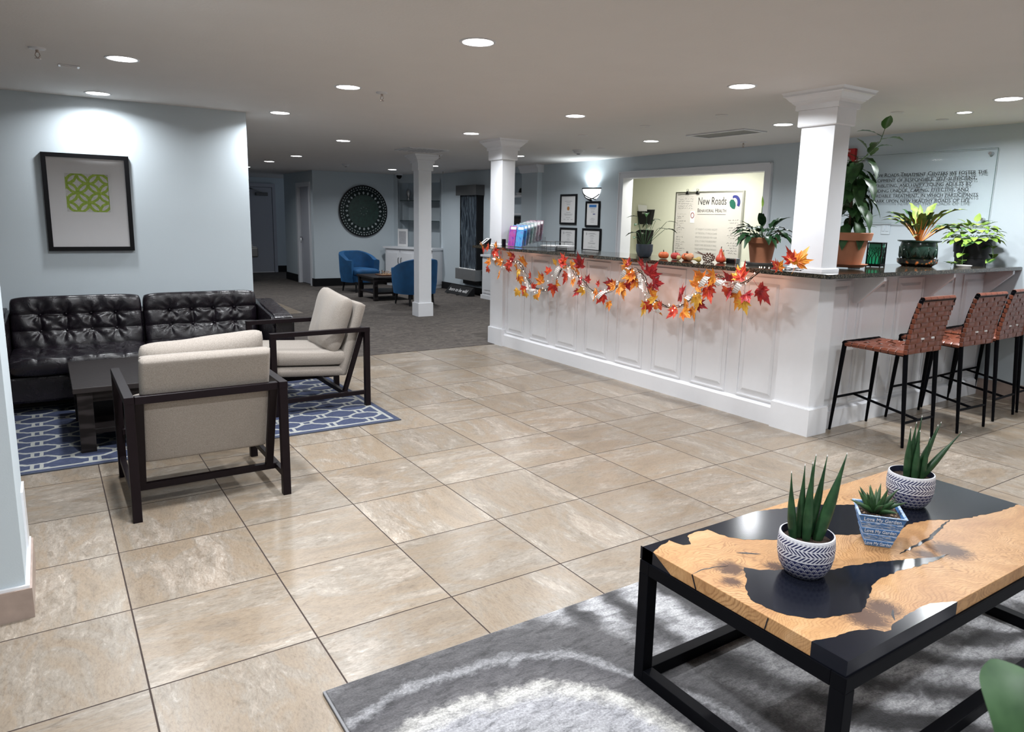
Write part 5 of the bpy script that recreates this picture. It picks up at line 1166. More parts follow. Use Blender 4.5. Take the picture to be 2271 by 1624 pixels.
for a, b, n, ph in ((10,22,2,0),(28,40,1.2,1),(42,56,1.6,2.2),(62,74,1.3,.5),(76,90,1.5,1.6),(88,104,1.5,3.2),(112,124,1.2,.8),(122,138,1.8,2)): ribbon_loop((a,b), .035, n, ph)
m_bulb = emis('warm_fairy_light', (1,.80,.58), 5)
for k in range(90):
    i = int(6+k/90*(len(GS)-10)); p = GS[i]; q = lift(p + V((-.022-r5.uniform(0,.03), r5.uniform(-.03,.03), r5.uniform(-.035,.035))));
    if p.z > -.02: q.z = max(q.z, .012)
    mb = MB(); mb.lathe([(0,-.003),(.0028,-.002),(.0028,.003),(.0012,.007),(0,.009)], 8, q); mb.build('light_bulb', m_bulb, gl, smooth=True)
for i in (14, 44, 72, 96, 120, 136):     # the fairy lights' own glow
    L = D.lights.new('fairy_glow', 'POINT'); L.energy = .55; L.color = (1,.55,.38); L.shadow_soft_size = .05; lo = D.objects.new('fairy_glow', L); COL.objects.link(lo); lo.parent = gl; lo.location = GS[i]+V((.02,0,0))

# ---------------------------------------------------------------- framed green print
t = thing('framed_print', 'framed green interlaced-circle print with wide white mat and black frame above the sofa', 'picture', (.177, 4.68, 1.57))
w2, h2 = .313, .395
def frame_x(mb, w, h, b, d0, d1):
    mb.box(-w,w,-d1,-d0,h-b,h).box(-w,w,-d1,-d0,-h,-h+b).box(-w,-w+b,-d1,-d0,-h+b,h-b).box(w-b,w,-d1,-d0,-h+b,h-b); return mb
frame_x(MB(), w2, h2, .034, .002, .036).build('frame', m_black, t)
px0, px1, pz0, pz1 = .018-.177, .327-.177, 1.497-1.57, 1.806-1.57
mb = MB(); cx_, cz_, hw_ = (px0+px1)/2, (pz0+pz1)/2, .155
for o_, y in ((.022,-.022),(.012,-.0195),(.0,-.017)):
    a = hw_+o_; W_, Hh = w2-.03, h2-.03
    mb.box(-W_, cx_-a, y-.002, y, -Hh, Hh).box(cx_+a, W_, y-.002, y, -Hh, Hh).box(cx_-a, cx_+a, y-.002, y, cz_+a, Hh).box(cx_-a, cx_+a, y-.002, y, -Hh, cz_-a)
mb.build('mat_board', mat('white_mat_board', (.80,.80,.82), .6, var=.02), t)
q_ = NT('green_interlaced_circles'); sp = q_.n('SeparateXYZ'); q_.l(q_.n('TexCoord').outputs['Object'], sp.inputs[0])
CE = .155; ringf = None; wob = q_.math('MULTIPLY', q_.math('SUBTRACT', q_.noise(q_.pos(world=False), 25, 2), .5), .012)
for ox, oz in ((0,0),(.5,.5)):
    u = q_.math('MULTIPLY', q_.math('SUBTRACT', q_.math('FRACT', q_.math('ADD', q_.math('DIVIDE', sp.outputs[0], CE), 10.984+ox)), .5), CE)
    v = q_.math('MULTIPLY', q_.math('SUBTRACT', q_.math('FRACT', q_.math('ADD', q_.math('DIVIDE', sp.outputs[2], CE), 10.477+oz)), .5), CE)
    for du, dv in ((0,0),(1,0),(-1,0),(0,1),(0,-1)):
        r_q = q_.math('SQRT', q_.math('ADD', q_.math('POWER', q_.math('SUBTRACT', u, du*CE), 2), q_.math('POWER', q_.math('SUBTRACT', v, dv*CE), 2)))
        k_ = q_.math('LESS_THAN', q_.math('ABSOLUTE', q_.math('SUBTRACT', q_.math('ADD', r_q, wob), CE*.5)), .0105)
        ringf = k_ if ringf is None else q_.math('MAXIMUM', ringf, k_)
n_ = q_.noise(q_.pos(world=False), 60, 4); q_.col(q_.mix(ringf, q_.ramp(n_, [(.3,(.58,.58,.57)),(.7,(.74,.74,.73))]), q_.ramp(n_, [(.3,(.26,.42,.03)),(.7,(.44,.58,.09))]))); q_.rough(.55)
MB().box(px0,px1,-.014,-.012,pz0,pz1).build('art_print', q_.m, t)
m_glass = NT('clear_picture_glass'); gb = m_glass.n('BsdfGlass'); gt = m_glass.n('BsdfTransparent'); gg = m_glass.n('BsdfGlossy'); gg.inputs['Roughness'].default_value = .02; mx = m_glass.n('MixShader'); fr_ = m_glass.n('Fresnel'); fr_.inputs[0].default_value = 1.2
m_glass.l(fr_.outputs[0], mx.inputs[0]); m_glass.l(gt.outputs[0], mx.inputs[1]); m_glass.l(gg.outputs[0], mx.inputs[2]); m_glass.l(mx.outputs[0], m_glass.t.nodes['Material Output'].inputs[0]); m_glass = m_glass.m
MB().box(-w2+.02,w2-.02,-.031,-.030,-h2+.02,h2-.02).build('glass', m_glass, t)

# ---------------------------------------------------------------- right wall pieces (x = 7)
def WY(y): return -2.345+(y+2.345)*1.0141
def WZ(z): return 1.514+(z-1.514)*1.0141
def cert(label, y0, y1, z0, z1, kind, group='framed certificates'):
    y0, y1, z0, z1 = WY(y0), WY(y1), WZ(z0), WZ(z1); cy, cz, w_, h_ = (y0+y1)/2, (z0+z1)/2, abs(y1-y0)/2, (z1-z0)/2
    t = thing('framed_certificate', label, 'certificate', (7.0, cy, cz), 0, group); b = .032
    MB().box(-.022,-.002,-w_,w_,h_-b,h_,.002).box(-.022,-.002,-w_,w_,-h_,-h_+b,.002).box(-.022,-.002,-w_,-w_+b,-h_+b,h_-b).box(-.022,-.002,w_-b,w_,-h_+b,h_-b).build('frame', m_black, t)
    MB().box(-.012,-.004,-w_+b,w_-b,-h_+b,h_-b).build('paper', m_paper, t)
    mb = MB(); rr = random.Random(int(y0*100)); x = -.0128; iw = w_-b
    if kind == 'seal':
        for z, l in ((.13,.5),(.105,.3),(.075,.25),(-.05,.3),(-.075,.62),(-.09,.5),(-.13,.3)): mb.box(x,x+.0006,-iw*l,iw*l,z-.002,z+.002)
        for q in (-.5,0,.5): mb.box(x,x+.0006,iw*(q-.15),iw*(q+.15),-.162,-.158)
        mb.build('print_lines', m_midink, t); MB().lathe([(0,0),(.032,0),(.032,.0008),(0,.0008)], 24).build('gold_seal', mat('orange_gold_seal', (.50,.22,.07), .5), t)
        s_ = [o for o in D.objects if o.parent == t and o.name.startswith('gold_seal')][0]; s_.rotation_euler = (0,R(-90),0); s_.location = (x,0,.015)
    elif kind == 'blue':
        MB().box(x-.0003,x+.0006,-iw*.62,iw*.62,.105,.145).build('blue_header', mat('blue_header', (.04,.20,.55), .5), t); MB().box(x,x+.0006,-iw*.45,-iw*.05,-.005,.008).build('blue_stamp', mat('navy_stamp', (.04,.07,.25), .5), t)
        for z, l in ((.09,.5),(.078,.4),(.05,.3),(.03,.3),(-.06,.2),(-.075,.45),(-.09,.3),(-.12,.3)): mb.box(x,x+.0006,-iw*l,iw*l,z-.0015,z+.0015)
        mb.build('print_lines', m_midink, t)
    else:
        text('D', 'initial', .05, face_nx(x, iw*.62, .075), m_midink, t, scx=.8)
        for z, l in ((.105,.35),(.093,.5),(.07,.2),(.058,.3),(.03,.2),(.0,.15),(-.02,.2),(-.045,.45),(-.058,.4),(-.09,.1),(-.11,.5)): mb.box(x,x+.0006,-iw*l-.01,iw*l-.01,z-.0018,z+.0018)
        mb.build('print_lines', m_midink, t)
cert('framed certificate with an orange seal, upper left of the four black frames', 6.64, 7.07, 1.44, 1.915, 'seal')
cert('framed certificate with a blue header under the wall sconce', 6.075, 6.415, 1.41, 1.80, 'blue')
cert('framed certificate at the lower left, behind the wire tray', 6.62, 7.055, 1.04, 1.39, 'plain')
cert('framed certificate at the lower right, below the one with the blue header', 6.025, 6.475, 1.04, 1.39, 'plain')
# sconce
t = thing('wall_sconce', 'half-bowl white glass wall sconce with dark metal bands, shining up the wall', 'lamp', (7.0, WY(6.28), WZ(1.99)))
def fsc(u, v):
    a = pi*u+pi/2; b = v*pi/2; r = .20*cos(b)**.8; return (.55*r*cos(a), r*sin(a), -.17*sin(b)**1.1)
m_sc = emis('lit_white_glass', (.93,.98,1), 1.3)
MB().grid(fsc, 28, 12).build('glass_bowl', m_sc, t, smooth=True)
mb = MB(); 
def onb(u, v): p = V(fsc(u, v)); return V((p.x*1.05-.002, p.y*1.02, p.z*1.03))
mb.tube([onb(i/24, 0) for i in range(25)], .011, 6); mb.tube([onb(i/24*.94+.03, .02+.75*sin(pi*i/24*.55)) for i in range(25)], .0085, 6); mb.tube([onb(.97-i/24*.94, .35+.45*sin(pi*i/24)) for i in range(25)], .0085, 6)
mb.tube([onb(.02, i/12) for i in range(13)], .014, 6); mb.build('metal_bands', m_black, t, smooth=True)
L = D.lights.new('sconce_up', 'SPOT'); L.energy = 15; L.spot_size = R(150); L.spot_blend = .6; L.shadow_soft_size = .05; L.color = (.88,.97,1)
lo = D.objects.new('sconce_up', L); COL.objects.link(lo); lo.parent = t; lo.location = (-.06,0,.02); lo.rotation_euler = (pi,0,0)
# glass sign
gy0, gy1, gz0, gz1 = WY(.72), WY(2.02), WZ(1.55), WZ(2.21)
t = thing('glass_wall_sign', 'large clear glass plaque with raised black lettering mounted on the wall by steel standoffs', 'sign', (6.965, (gy0+gy1)/2, (gz0+gz1)/2))
m_pane = NT('greenish_clear_glass'); gt = m_pane.n('BsdfTransparent'); gt.inputs[0].default_value = (.988,.996,.994,1); gg = m_pane.n('BsdfGlossy'); gg.inputs['Roughness'].default_value = .03; mx = m_pane.n('MixShader'); fr_ = m_pane.n('Fresnel'); fr_.inputs[0].default_value = 1.22
m_pane.l(fr_.outputs[0], mx.inputs[0]); m_pane.l(gt.outputs[0], mx.inputs[1]); m_pane.l(gg.outputs[0], mx.inputs[2]); m_pane.l(mx.outputs[0], m_pane.t.nodes['Material Output'].inputs[0]); m_pane = m_pane.m
hy, hz = (gy1-gy0)/2, (gz1-gz0)/2
MB().box(-.004,.004,-hy,hy,-hz,hz,.001).build('glass_pane', m_pane, t)
frame_ = MB(); e = .0012
for a in ((-hy-e,-hy+e,-hz,hz),(hy-e,hy+e,-hz,hz),(-hy,hy,-hz-e,-hz+e),(-hy,hy,hz-e,hz+e)): frame_.box(-.0045,.0045,*a)
frame_.build('polished_edge', mat('dark_green_glass_edge', (.12,.20,.19), .2), t)
for sy in (-1,1):
    for sz in (-1,1):
        mb = MB().tube([(-.02,sy*(hy-.055),sz*(hz-.045)),(.034,sy*(hy-.055),sz*(hz-.045))], .014, 16); mb.lathe([(0,0),(.018,0),(.018,.006),(0,.006)], 20); mb.build('standoff', m_steel, t, smooth=40)
lines = ['At New Roads Treatment Centers we foster the','development of responsible, self-sufficient,','contributing, and happy young adults by','providing unique, caring, effective, and','affordable treatment, in which participants','embark upon new healthy roads of life']
m_letter = mat('black_raised_letters', (.022,.024,.024), .4, var=0)
for k, s_ in enumerate(lines):
    z = WZ(1.995)-.0505*k - t.location.z
    o = text(s_, 'lettering', .053, face_nx(-.006, 0, z), m_letter, t, smallcaps=True, upfrac=.80, ext=.0015, scx=.99)
    ys = [v.co.y for v in o.data.vertices]; wd = max(ys)-min(ys); want = [1.14,1.06,1.01,.98,1.06,.965][k]; c_ = (max(ys)+min(ys))/2; yc = [1.345,1.38,1.395,1.40,1.355,1.37][k]
    for v in o.data.vertices: v.co.y = (v.co.y-c_)*want/wd + WY(yc)-t.location.y
t = thing('fire_alarm', 'red fire alarm strobe high on the wall behind the tall plant', 'alarm', (7.0, WY(2.12), WZ(2.215)))
MB().box(-.045,-.001,-.075,.075,-.08,.08,.006).build('housing', mat('alarm_red', (.40,.008,.01), .4), t); MB().lathe([(0,0),(.04,0),(.035,.02),(0,.026)], 20).build('strobe_lens', m_steel, t)
s_ = [o for o in D.objects if o.parent == t and o.name.startswith('strobe')][0]; s_.rotation_euler = (0,R(-90),0); s_.location = (-.045,0,-.035)
text('FIRE', 'lettering', .028, face_nx(-.0455, 0, .045), m_paper, t)
t = thing('light_switch', 'white double light switch plate on the wall below the clear sign', 'switch', (7.0, WY(1.66), WZ(1.495)))
MB().box(-.007,-.001,-.045,.045,-.06,.06,.002).build('plate', m_wall, t)
for y in (-.02,.02): MB().box(-.012,-.006,y-.012,y+.012,-.03,.03,.002).build('rocker', m_wall, t)

# ---------------------------------------------------------------- office
t = thing('whiteboard', 'large whiteboard with handwriting and a round green and blue logo, seen through the office opening', 'whiteboard', (8.6, 5.47, 1.48))
# corners on x=8.6 scaled from measurement
wy0, wy1, wz0, wz1 = 4.83-5.47, 6.16-5.47, .75-1.48, 1.975-1.48
MB().box(-.018,-.002,wy0,wy1,wz0,wz1).build('board', mat('glossy_whiteboard', (.62,.59,.56), .25, var=.02), t)
mb = MB(); b = .022
mb.box(-.026,-.001,wy0-b,wy1+b,wz1,wz1+b).box(-.026,-.001,wy0-b,wy1+b,wz0-b,wz0).box(-.026,-.001,wy0-b,wy0,wz0,wz1).box(-.026,-.001,wy1,wy1+b,wz0,wz1); mb.build('frame', m_steel, t)
xb = -.0195
def wtext(s_, y, z, size, m, wd=None, **k):
    o = text(s_, 'handwriting', size, face_nx(xb, 0, z), m, t, ext=.0003, **k); ys = [v.co.y for v in o.data.vertices]; c_ = (max(ys)+min(ys))/2; sc_ = wd/(max(ys)-min(ys)) if wd else 1
    for v in o.data.vertices: v.co.y = (v.co.y-c_)*sc_ + y
wtext('New Roads', -.06, wz1-.185, .17, m_ink, .56)
wtext('Behavioral Health', -.06, wz1-.30, .085, m_ink, .57, smallcaps=True)
mb = MB().box(xb-.001,xb+.0005,-.345,.225,wz1-.335,wz1-.33); mb.build('underline', m_ink, t)
for k, s_ in enumerate(("IT WASN'T A DARK NIGHT","OF THE SOUL, IT WAS A DARK","NIGHT FOR YOUR EGO. FOR YOUR","SOUL, IT WAS THE BRIGHTEST","NIGHT EVER, BECAUSE IT WAS","THINGS NEEDED TO BREAK THROUGH","THE SHELL SO IF YOUR BURNING")): wtext(s_, .02, wz1-.58-.062*k, .042, m_grayink, .44)
def scrib(y0, y1, z, m, seed, th=.004):      # illegible marker writing
    rr = random.Random(seed); mb = MB(); y = y1; pts = []
    while y > y0:
        if rr.random() < .18 and len(pts) > 2: mb.tube(pts, th*.5, 4); pts = []; y -= .012
        pts.append((xb, y, z+rr.uniform(-.009,.012))); y -= rr.uniform(.006,.012)
    if len(pts) > 1: mb.tube(pts, th*.5, 4)
    return mb.build('scribbles', m, t)
for k in range(6): scrib(.33, .65-.03*(k==0), wz1-.06-.036*k, m_midink if k else m_grayink, k)
for k in range(22): 
    if k != 9: scrib(.46+.05*(k%3), .655, wz1-.33-.037*k, m_midink if k%4 else m_grayink, 20+k)
for k in range(19):
    if k not in (2,8,14): scrib(-.60, -.40-.03*(k%3), wz1-.42-.038*k, m_midink, 60+k)
mb = MB(); 
def blob(pts, name, m): MB().prism([(y, z) for y, z in pts], xb-.002, xb+.001, lambda u,v,d:(d,u,v)).build(name, m, t)
cy_, cz_ = -.50, wz1-.155
arc = [(cy_-.105*cos(a)*-1, cz_+.115*sin(a)) for a in [R(q) for q in range(130, -31, -10)]]
arc = [(cy_ - .105*cos(R(q)), cz_+.115*sin(R(q))) for q in range(140, -41, -10)]; arc2 = [(cy_+.012 - .085*cos(R(q)), cz_-.01+.085*sin(R(q))) for q in range(-40, 141, 10)]
arc = [(2*cy_-y, z) for y, z in arc]; arc2 = [(2*cy_-y+.03, z) for y, z in arc2]
blob([(cy_+.105*cos(R(q)), cz_+.11*sin(R(q))) for q in range(60,-41+180,8)][::-1] if False else [(cy_-.10*cos(R(q)), cz_+.11*sin(R(q))) for q in range(-35,121,8)] + [(cy_+.012-.062*cos(R(q)), cz_-.005+.075*sin(R(q))) for q in range(121,-36,-8)], 'logo_arc', mat('logo_navy', (.02,.03,.22), .5))
lf_ = [(cy_+.10,cz_+.01),(cy_+.075,cz_+.045),(cy_+.03,cz_+.045),(cy_-.01,cz_+.0),(cy_-.02,cz_-.05),(cy_-.005,cz_-.095),(cy_+.04,cz_-.09),(cy_+.085,cz_-.055)]
blob(lf_, 'logo_leaf', mat('logo_green', (.0,.11,.07), .5))
mb = MB().box(xb-.003,xb,.28,.37,wz1-.47,wz1-.28); mb.build('paper_note', m_paper, t); mb = MB(); mb.tube([(xb-.004, .325+.032*cos(a), wz1-.35+.042*sin(a)) for a in [2*pi*i/16 for i in range(17)]], .006, 5); mb.build('note_emblem', mat('maroon_ink', (.25,.05,.06), .6), t)
for y in (.45, .24): 
    mb = MB(); mb.prism([(y-.03,wz1-.02),(y+.03,wz1-.02),(y+.01,wz1+.03),(y-.01,wz1+.03)], -.045, -.026, lambda u,v,d:(d,u,v)); mb.tube([(-.036,y-.012,wz1+.02),(-.036,y-.02,wz1+.06),(-.036,y,wz1+.06)], .003, 5).tube([(-.036,y+.012,wz1+.02),(-.036,y+.02,wz1+.06),(-.036,y,wz1+.06)], .003, 5); mb.build('binder_clip', m_black, t)
MB().tube([(-.03,.66,wz1-.02),(-.03,.20,wz1-.005)], .006, 6).build('pointer_rod', m_steel, t)
# wall files
for k, z in enumerate((1.585, 1.24)):
    t = thing('wall_file', 'black wall file pocket on the office wall, %s' % ('upper of the two, holding paper' if k == 0 else 'lower of the two'), 'file holder', (8.6, 6.85, z), 0, 'wall file pockets')
    mb = MB(); mb.prism([(-.13,-.12),(.13,-.12),(.175,.10),(-.175,.10)], -.075, -.068, lambda u,v,d:(d,u,v)); mb.prism([(-.13,-.12),(.13,-.12),(.175,.13),(-.175,.13)], -.006, -.001, lambda u,v,d:(d,u,v)); mb.box(-.07,-.005,-.13,.13,-.12,-.112)
    for s_ in (-1,1): mb.prism([(-.002,-.12),(-.075,-.12),(-.075,.10),(-.002,.13)], s_*.13, s_*.136, lambda u,v,d:(u,d+ (v+.12)*.19*s_,v))
    mb.build('pocket', m_blackm, t); MB().box(-.0765,-.0745,-.02,.05,.055,.085).build('label_holder', m_steel, t)
    if k == 0: o = MB(); o.prism([(-.10,-.10),(.11,-.10),(.16,.215),(-.05,.20)], -.05, -.045, lambda u,v,d:(8.6+d,6.85+u+.03,z+v)); tag(o.build('loose_papers', m_paper), 'sheets of white paper standing in the upper black wall file', 'paper')
# cream cabinet
t = thing('tall_cabinet', 'cream glass-door cabinet at the left end of the office behind the opening', 'cabinet', (8.35, 7.30, 0))
mb = MB(); mb.box(-.22,.22,-.02,0,0,1.40).box(-.22,.22,.45,.47,0,1.40).box(.2,.22,0,.45,0,1.40).box(-.24,.22,-.03,.48,1.40,1.43).box(-.22,.22,-.02,.47,0,.06); [mb.box(-.2,.2,0,.45,z,z+.02) for z in (.5,.8,1.1)]
mb.build('carcass', mat('cream_cabinet', (.62,.61,.52), .4), t); mb = MB(); mb.box(-.24,-.221,-.02,.05,.06,1.40).box(-.24,-.221,.40,.47,.06,1.40).box(-.24,-.221,.05,.40,.06,.12).box(-.24,-.221,.05,.40,1.33,1.40); mb.build('door_frame', mat('cream_cabinet_door', (.66,.65,.56), .35), t)
for z, c_ in ((.821,(.6,.5,.02)),(.521,(.35,.04,.04)),(1.121,(.15,.10,.07))): tag(MB().box(8.22,8.45,7.42,7.62,z,z+.18,.01).build('stored_box', mat('stored_box_paint', c_, .6)), '%s box on a shelf of the cream office cabinet' % {.821:'yellow',.521:'red',1.121:'brown'}[z], 'box')
t = thing('pen_rack', 'small red and white pen rack on top of the cream office cabinet', 'pen holder', (8.36, 7.42, 1.43)); 
MB().box(-.05,.05,-.09,.09,0,.06,.004).build('cup', m_trim, t)
for k in range(8): MB().tube([(r5.uniform(-.03,.03), -.07+.02*k, .06),(r5.uniform(-.03,.03), -.07+.02*k, .15)], .008, 6).build('pen', mat('red_pen', (.5,.02,.03), .4) if k%2 else m_paper, t)
# ---------------------------------------------------------------- round medallion
t = thing('round_medallion', 'large round dark wall medallion pierced with rings of pale lozenges', 'wall art', (5.72, 12.62, 1.61))
RM = .545
def disc_(r0, r1, y, n=64):
    mb = MB(); bm = mb.bm
    if r0 == 0: mb.lathe([(0,-.006),(r1,-.006),(r1,.006),(0,.006)], n)
    else: mb.lathe([(r0,-.008),(r1,-.008),(r1,.008),(r0,.008),(r0,-.008)], n)
    mb.bm.transform(M.Translation((0,y,0)) @ M.Rotation(R(90), 4, 'X')); return mb
disc_(0, RM, 0).build('disc', mat('black_green_field', (.006,.014,.014), .5, var=.8, sc=14), t)
disc_(RM-.02, RM+.004, -.006).build('rim', m_black, t); disc_(0, .35, -.008).build('centre', mat('dark_green_field', (.008,.030,.024), .5, var=.8, sc=20), t)
m_cut = mat('pale_cut_out', (.30,.34,.35), .6)
def loz(r, n, w_, h_, name, four=True, off=0):
    mb = MB()
    for k in range(n):
        a = 2*pi*(k+off)/n; c, s_ = cos(a), sin(a)
        pl_ = [(0,-h_),(w_,0),(0,h_),(-w_,0)] if four else [(-w_,-h_),(w_,-h_),(w_,h_),(-w_,h_)]
        mb.prism([(c*r + c*v - s_*u, s_*r + s_*v + c*u) for u, v in pl_], -.0165, -.013, lambda u,v,d:(u,d,v))
    o = mb.build(name, m_cut, t); return o
loz(.385, 24, .026, .034, 'lozenge_ring'); loz(.462, 40, .020, .008, 'dash_ring', False); loz(.508, 56, .011, .013, 'bead_ring', False); loz(.08, 8, .004, .012, 'centre_star')
# ---------------------------------------------------------------- blue tub chairs (face -y)
def tub(label, x, y, rz):
    t = thing('tub_chair', label, 'armchair', (x,y,.004), rz, 'blue velvet tub chairs')
    def f(u, v):
        a = R(-215)+R(250)*(1-u)+0; a = R(-35)+R(250)*u       # opening towards -y
        ex = 2.6; ca, sa = cos(a), sin(a); k = (abs(ca)**ex+abs(sa)**ex)**(-1/ex)
        back = max(0, sin(a)); top = .645+.16*min(1, max(0,(sa+.25)/1.1))**.8
        ro, ri = .375*k, .275*k; zz0 = .20
        loop = [(ro*.90, zz0), (ro*.97, .40), (ro*1.0, top-.05), (ro*.985, top-.012), ((ro+ri)/2, top), (ri*1.02, top-.012), (ri, top-.05), (ri*.98, .40), (ri*.96, zz0)]
        q = v*(len(loop)); i = int(q) % len(loop); r_, z_ = loop[i]; return (r_*ca, r_*sa, z_)
    mb = MB(); mb.grid(f, 44, 9, cv=True); bm = mb.bm; bm.verts.ensure_lookup_table(); n_ = 9
    bm.faces.new(bm.verts[0:9]); bm.faces.new(bm.verts[44*9:45*9][::-1])
    mb.build('shell', m_velvet, t, smooth=60)
    mb = cushion(.27, .30, .075, 22, 22, b=.3, a=5); put(mb, (0,-.03,.40)); mb.build('seat_cushion', m_velvet, t, smooth=True)
    MB().lathe([(0,.20),(.31,.20),(.325,.34),(0,.34)], 32).build('seat_base', m_velvet, t, smooth=40)
    for sx in (-1,1):
        for sy in (-1,1): MB().tube([(sx*.22,sy*.22,.21),(sx*.24,sy*.24,0)], [.024,.014], 10).build('leg', m_blackm, t, smooth=40)
    return t
tub('blue velvet tub chair against the medallion wall, its seat facing the camera', 5.13, 11.40, R(12))
tub('blue velvet tub chair behind the slim white column, its back to the camera', 5.20, 8.98, R(186))
low_table('coffee_table', 'low black wooden table between the two blue tub chairs', 4.70, 5.50, 9.60, 10.44, .43, .07, .14, z0=.004)
t = thing('chess_board', 'wooden chess board lying on the low black table between the tub chairs', 'chess board', (5.12, 9.98, .4345)); MB().box(-.17,.17,-.17,.17,0,.02,.002).build('board', mat('brown_board_wood', (.11,.04,.02), .4), t)
q_ = NT('chess_squares'); ck = q_.n('TexChecker'); q_.l(q_.n('TexCoord').outputs['Object'], ck.inputs[0]); ck.inputs['Scale'].default_value = 25; ck.inputs[1].default_value = (.35,.22,.11,1); ck.inputs[2].default_value = (.05,.02,.01,1); q_.l(ck.outputs[0], q_.b.inputs['Base Color']); MB().box(-.15,.15,-.15,.15,.02,.0215).build('squares', q_.m, t)
m_pl = mat('pale_chess_wood', (.60,.36,.20), .4); m_pd = mat('dark_chess_wood', (.05,.02,.012), .4); first = None
for k in range(12):
    h_ = .055+.02*(k%3 == 0); c = k < 8
    x, y = (5.12-.13+.037*(k%8), 9.98-.12) if c else (5.12-.1+.05*(k-8), 9.98+.12)
    t = thing('chess_piece', ('pale' if c else 'dark')+' wooden chess piece standing on the board on the low black table', 'chess piece', (x,y,.456), 0, 'pale chess pieces' if c else 'dark chess pieces')
    MB().lathe([(0,0),(.014,0),(.013,.008),(.006,.016),(.005,h_*.65),(.009,h_*.72),(.009,h_*.85),(0,h_)], 14).build('body', m_pl if c else m_pd, t, smooth=True)
# ---------------------------------------------------------------- slate wall fountain
t = thing('slate_wall_fountain', 'tall slate wall fountain with grey metal top box and basin on the far right wall', 'fountain', (7.0, 10.04, 0))
y0, y1 = -.395, .396
MB().box(-.20,0,y0,y1,1.945,2.138,.004).build('top_box', m_dsteel, t)
MB().box(-.20,-.01,y0,y1,.295,.51,.004).build('basin', mat('pale_brushed_metal', (.26,.26,.26), .45, .6), t)
q_ = NT('dark_slate'); wv = q_.n('TexWave', wave_type='BANDS', bands_direction='Y'); q_.l(q_.pos((1,1,.22), rot=(.30,0,0), world=False), wv.inputs['Vector']); wv.inputs['Scale'].default_value = 5; wv.inputs['Distortion'].default_value = 12; wv.inputs['Detail'].default_value = 6; wv.inputs['Detail Scale'].default_value = 2
q_.col(q_.ramp(wv.outputs['Fac'], [(.3,(.010,.016,.026)),(.6,(.030,.045,.062)),(.9,(.11,.14,.17))])); q_.rough(.3); q_.bump(wv.outputs['Fac'], .8, .01)
MB().box(-.13,-.07,y0+.07,y1-.10,.48,1.95).build('slate_panel', q_.m, t); MB().box(-.14,0,y0+.03,y0+.07,.48,1.95).build('side_frame', m_black, t); MB().box(-.14,-.01,y1-.10,y1-.08,.48,1.95).build('side_frame', m_black, t); MB().box(-.072,-.005,y0+.07,y1-.10,.2,1.95).build('back_panel', m_black, t)
mb = MB(); rr = random.Random(4)
for k in range(9): mb.sphere((-.165+rr.uniform(0,.02), y0+.08+.075*k, .512), .025, 1, (1,1.3,.7))
mb.build('pebbles', m_paper, t); MB().tube([(-.05,y0-.01,.50),(-.04,y0-.03,.3),(-.05,y0-.025,.1),(-.06,y0,.02)], .006, 6).build('power_cable', m_blackm, t)
t = thing('black_plaque', 'black leaning sign reading born to be wild on the carpet below the slate fountain', 'sign', (6.72, 10.10, .004), R(0))
mb = MB(); mb.prism([(-.10,.0),(.08,.0),(.08,.16),(.055,.17)], -.46, .46, lambda u,v,d:(u,d,v)); mb.build('panel', m_blackm, t)
sl = atan2(.17, .155); nrm = V((-sin(sl),0,cos(sl))); up__ = V((cos(sl),0,sin(sl))); mm = M((V((0,-1,0)), up__, nrm)).transposed().to_4x4(); mm.translation = V((-.10,0,0)) + up__*.075 + nrm*.003
text('born to be wild', 'lettering', .115, mm, m_paper, t, scx=1.0, ext=.0008)
for y in (-.15,.25): MB().tube([(-.16,y,.006),(.0,y,.006)], .006, 6).build('foot', m_blackm, t)
# ---------------------------------------------------------------- built-in cabinet in the diagonal niche
t = thing('niche_cabinet', 'white built-in cabinet with raised doors under the glass shelves behind the tub chairs', 'cabinet', tuple(P0))
def npart(name, m, par, *bxs):
    mb = MB(); [dbox(mb, *b_) for b_ in bxs]; mb.bm.transform(M.Translation(-P0)); return mb.build(name, m, par)
npart('carcass', m_white, t, (.12, LD-.03, .0, .36, .08, .82)); npart('worktop', m_white, t, (.08, LD-.0, 0, .40, .82, .86)); npart('plinth', m_white, t, (.13, LD-.04, .0, .33, 0, .08))
for k in range(3):
    s0 = .16+k*(LD-.24)/3; s1 = s0+(LD-.24)/3-.03; d_ = npart('door', m_white, t, (s0, s1, .36, .375, .12, .79)); npart('door_panel', m_white, d_, (s0+.05, s1-.05, .375, .384, .18, .73))
    mb = MB(); hs = s1-.025 if k != 1 else s0+.025; p_ = dgp(hs,.40,0)-P0; mb.tube([p_+dn*-.02+V((0,0,.50)), p_+V((0,0,.53)), p_+V((0,0,.60)), p_+dn*-.02+V((0,0,.63))], .006, 6); mb.build('handle', m_blackm, d_)
for z in (1.42, 1.85):
    s_ = thing('glass_shelf', 'thin dark-edged glass shelf in the niche left of the slim column, %s' % ('lower one' if z < 1.5 else 'upper one'), 'shelf', tuple(P0), 0, 'glass shelves in the niche'); npart('shelf', mat('dark_glass_shelf', (.03,.05,.05), .1), s_, (.23, LD-.13, -.31, .0, z, z+.012))
pf = thing('picture_frame', 'small white framed sketch standing on the niche cabinet beside the slim column', 'picture', tuple(dgp(.42,.12,.862)), atan2(dg.y, dg.x))
MB().box(-.14,.14,-.012,.008,0,.38,.003).build('frame', m_paper, pf); mb = MB().box(-.10,.10,-.0135,-.0118,.05,.33); mb.build('sketch', mat('grey_sketch', (.42,.42,.44), .6, var=.5, sc=60), pf)
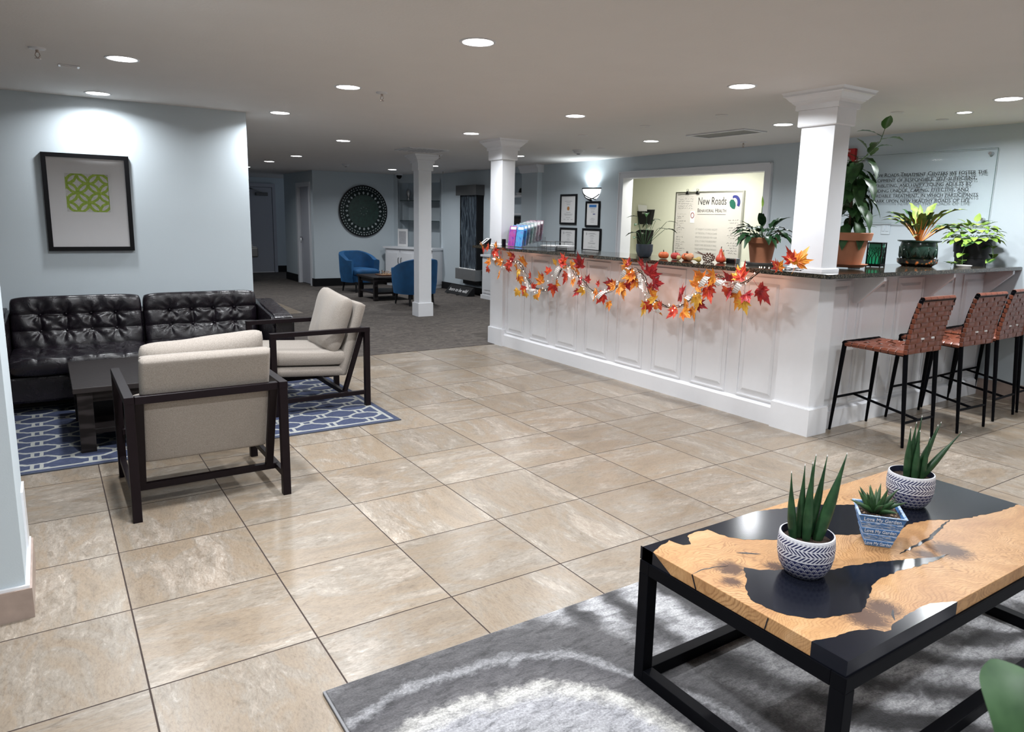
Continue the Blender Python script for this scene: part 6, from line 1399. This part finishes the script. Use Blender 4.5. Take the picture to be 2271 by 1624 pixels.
vz = thing('silver_ornament', 'small silver and dark ornament on the upper glass shelf of the niche', 'ornament', tuple(dgp(.40,-.10,1.863))); MB().lathe([(0,0),(.05,0),(.02,.02),(.015,.06),(.06,.14),(.05,.20),(.02,.25),(0,.25)], 20).build('body', m_steel, vz, smooth=True)
# ---------------------------------------------------------------- built-in shelf unit on the far right wall
t = thing('wall_shelf_unit', 'white built-in shelf unit with a panelled base cabinet on the far right wall', 'shelf unit', (7.0, 8.80, 0))
MB().box(-.22,.0,-.50,.52,.08,.80).box(.0,.29,-.50,.51,.0,.80).build('base_cabinet', m_white, t); MB().box(-.26,.29,-.52,.54,.80,.84,.004).build('worktop', m_white, t); MB().box(-.24,.0,-.52,.55,0,.08).build('plinth', m_white, t)
for a, b in ((-.48,.0),(.03,.50)):
    d_ = MB().box(-.235,-.22,a,b,.12,.77).build('door', m_white, t); MB().box(-.242,-.235,a+.06,b-.06,.18,.71).build('door_panel', m_white, d_)
for z in (1.22, 1.58, 1.90): MB().box(.02,.29,-.51,.50,z,z+.03).build('shelf', m_white, t)
for n_, (x, y, z) in enumerate(((7.14, 8.54, 1.932),)):
    b_ = thing('dark_bowl', 'dark rounded bowl on a pale dish on the upper shelf beyond the far counter column', 'bowl', (x,y,z)); MB().lathe([(0,0),(.09,0),(.13,.04),(.125,.04),(0,.01)], 24).build('dish', m_paper, b_, smooth=40); MB().lathe([(0,.012),(.05,.012),(.08,.06),(.06,.12),(.0,.14)], 20).build('bowl', m_black, b_, smooth=True)
b_ = thing('dark_box', 'dark patterned box filling the lower shelf beyond the far counter column', 'box', (7.14, 8.50, 1.252)); MB().box(-.10,.10,-.17,.17,0,.30,.006).build('body', mat('dark_patterned_box', (.02,.016,.014), .5, var=.9, sc=26), b_); MB().box(-.104,.104,-.174,.174,.26,.31,.004).build('lid', m_black, b_)
g_ = thing('green_vase', 'slim dull green vase right of the dark bowl on the upper shelf', 'vase', (7.12, 8.33, 1.932)); MB().lathe([(0,0),(.03,0),(.045,.08),(.03,.16),(.035,.19),(0,.19)], 18).build('body', mat('dull_green_glaze', (.06,.09,.05), .4), g_, smooth=True)
# drinking fountain
t = thing('drinking_fountain', 'grey steel drinking fountain half hidden by the picture wall edge near the exit door', 'drinking fountain', (3.42, 14.1, .56)); MB().box(0,.36,-.2,.2,.0,.22,.03).build('basin', m_dsteel, t); MB().box(0,.33,-.17,.17,.22,.235,.004).build('top', m_steel, t); MB().tube([(.28,0,.235),(.28,0,.27),(.24,0,.28)], .008, 6).build('spout', m_steel, t)
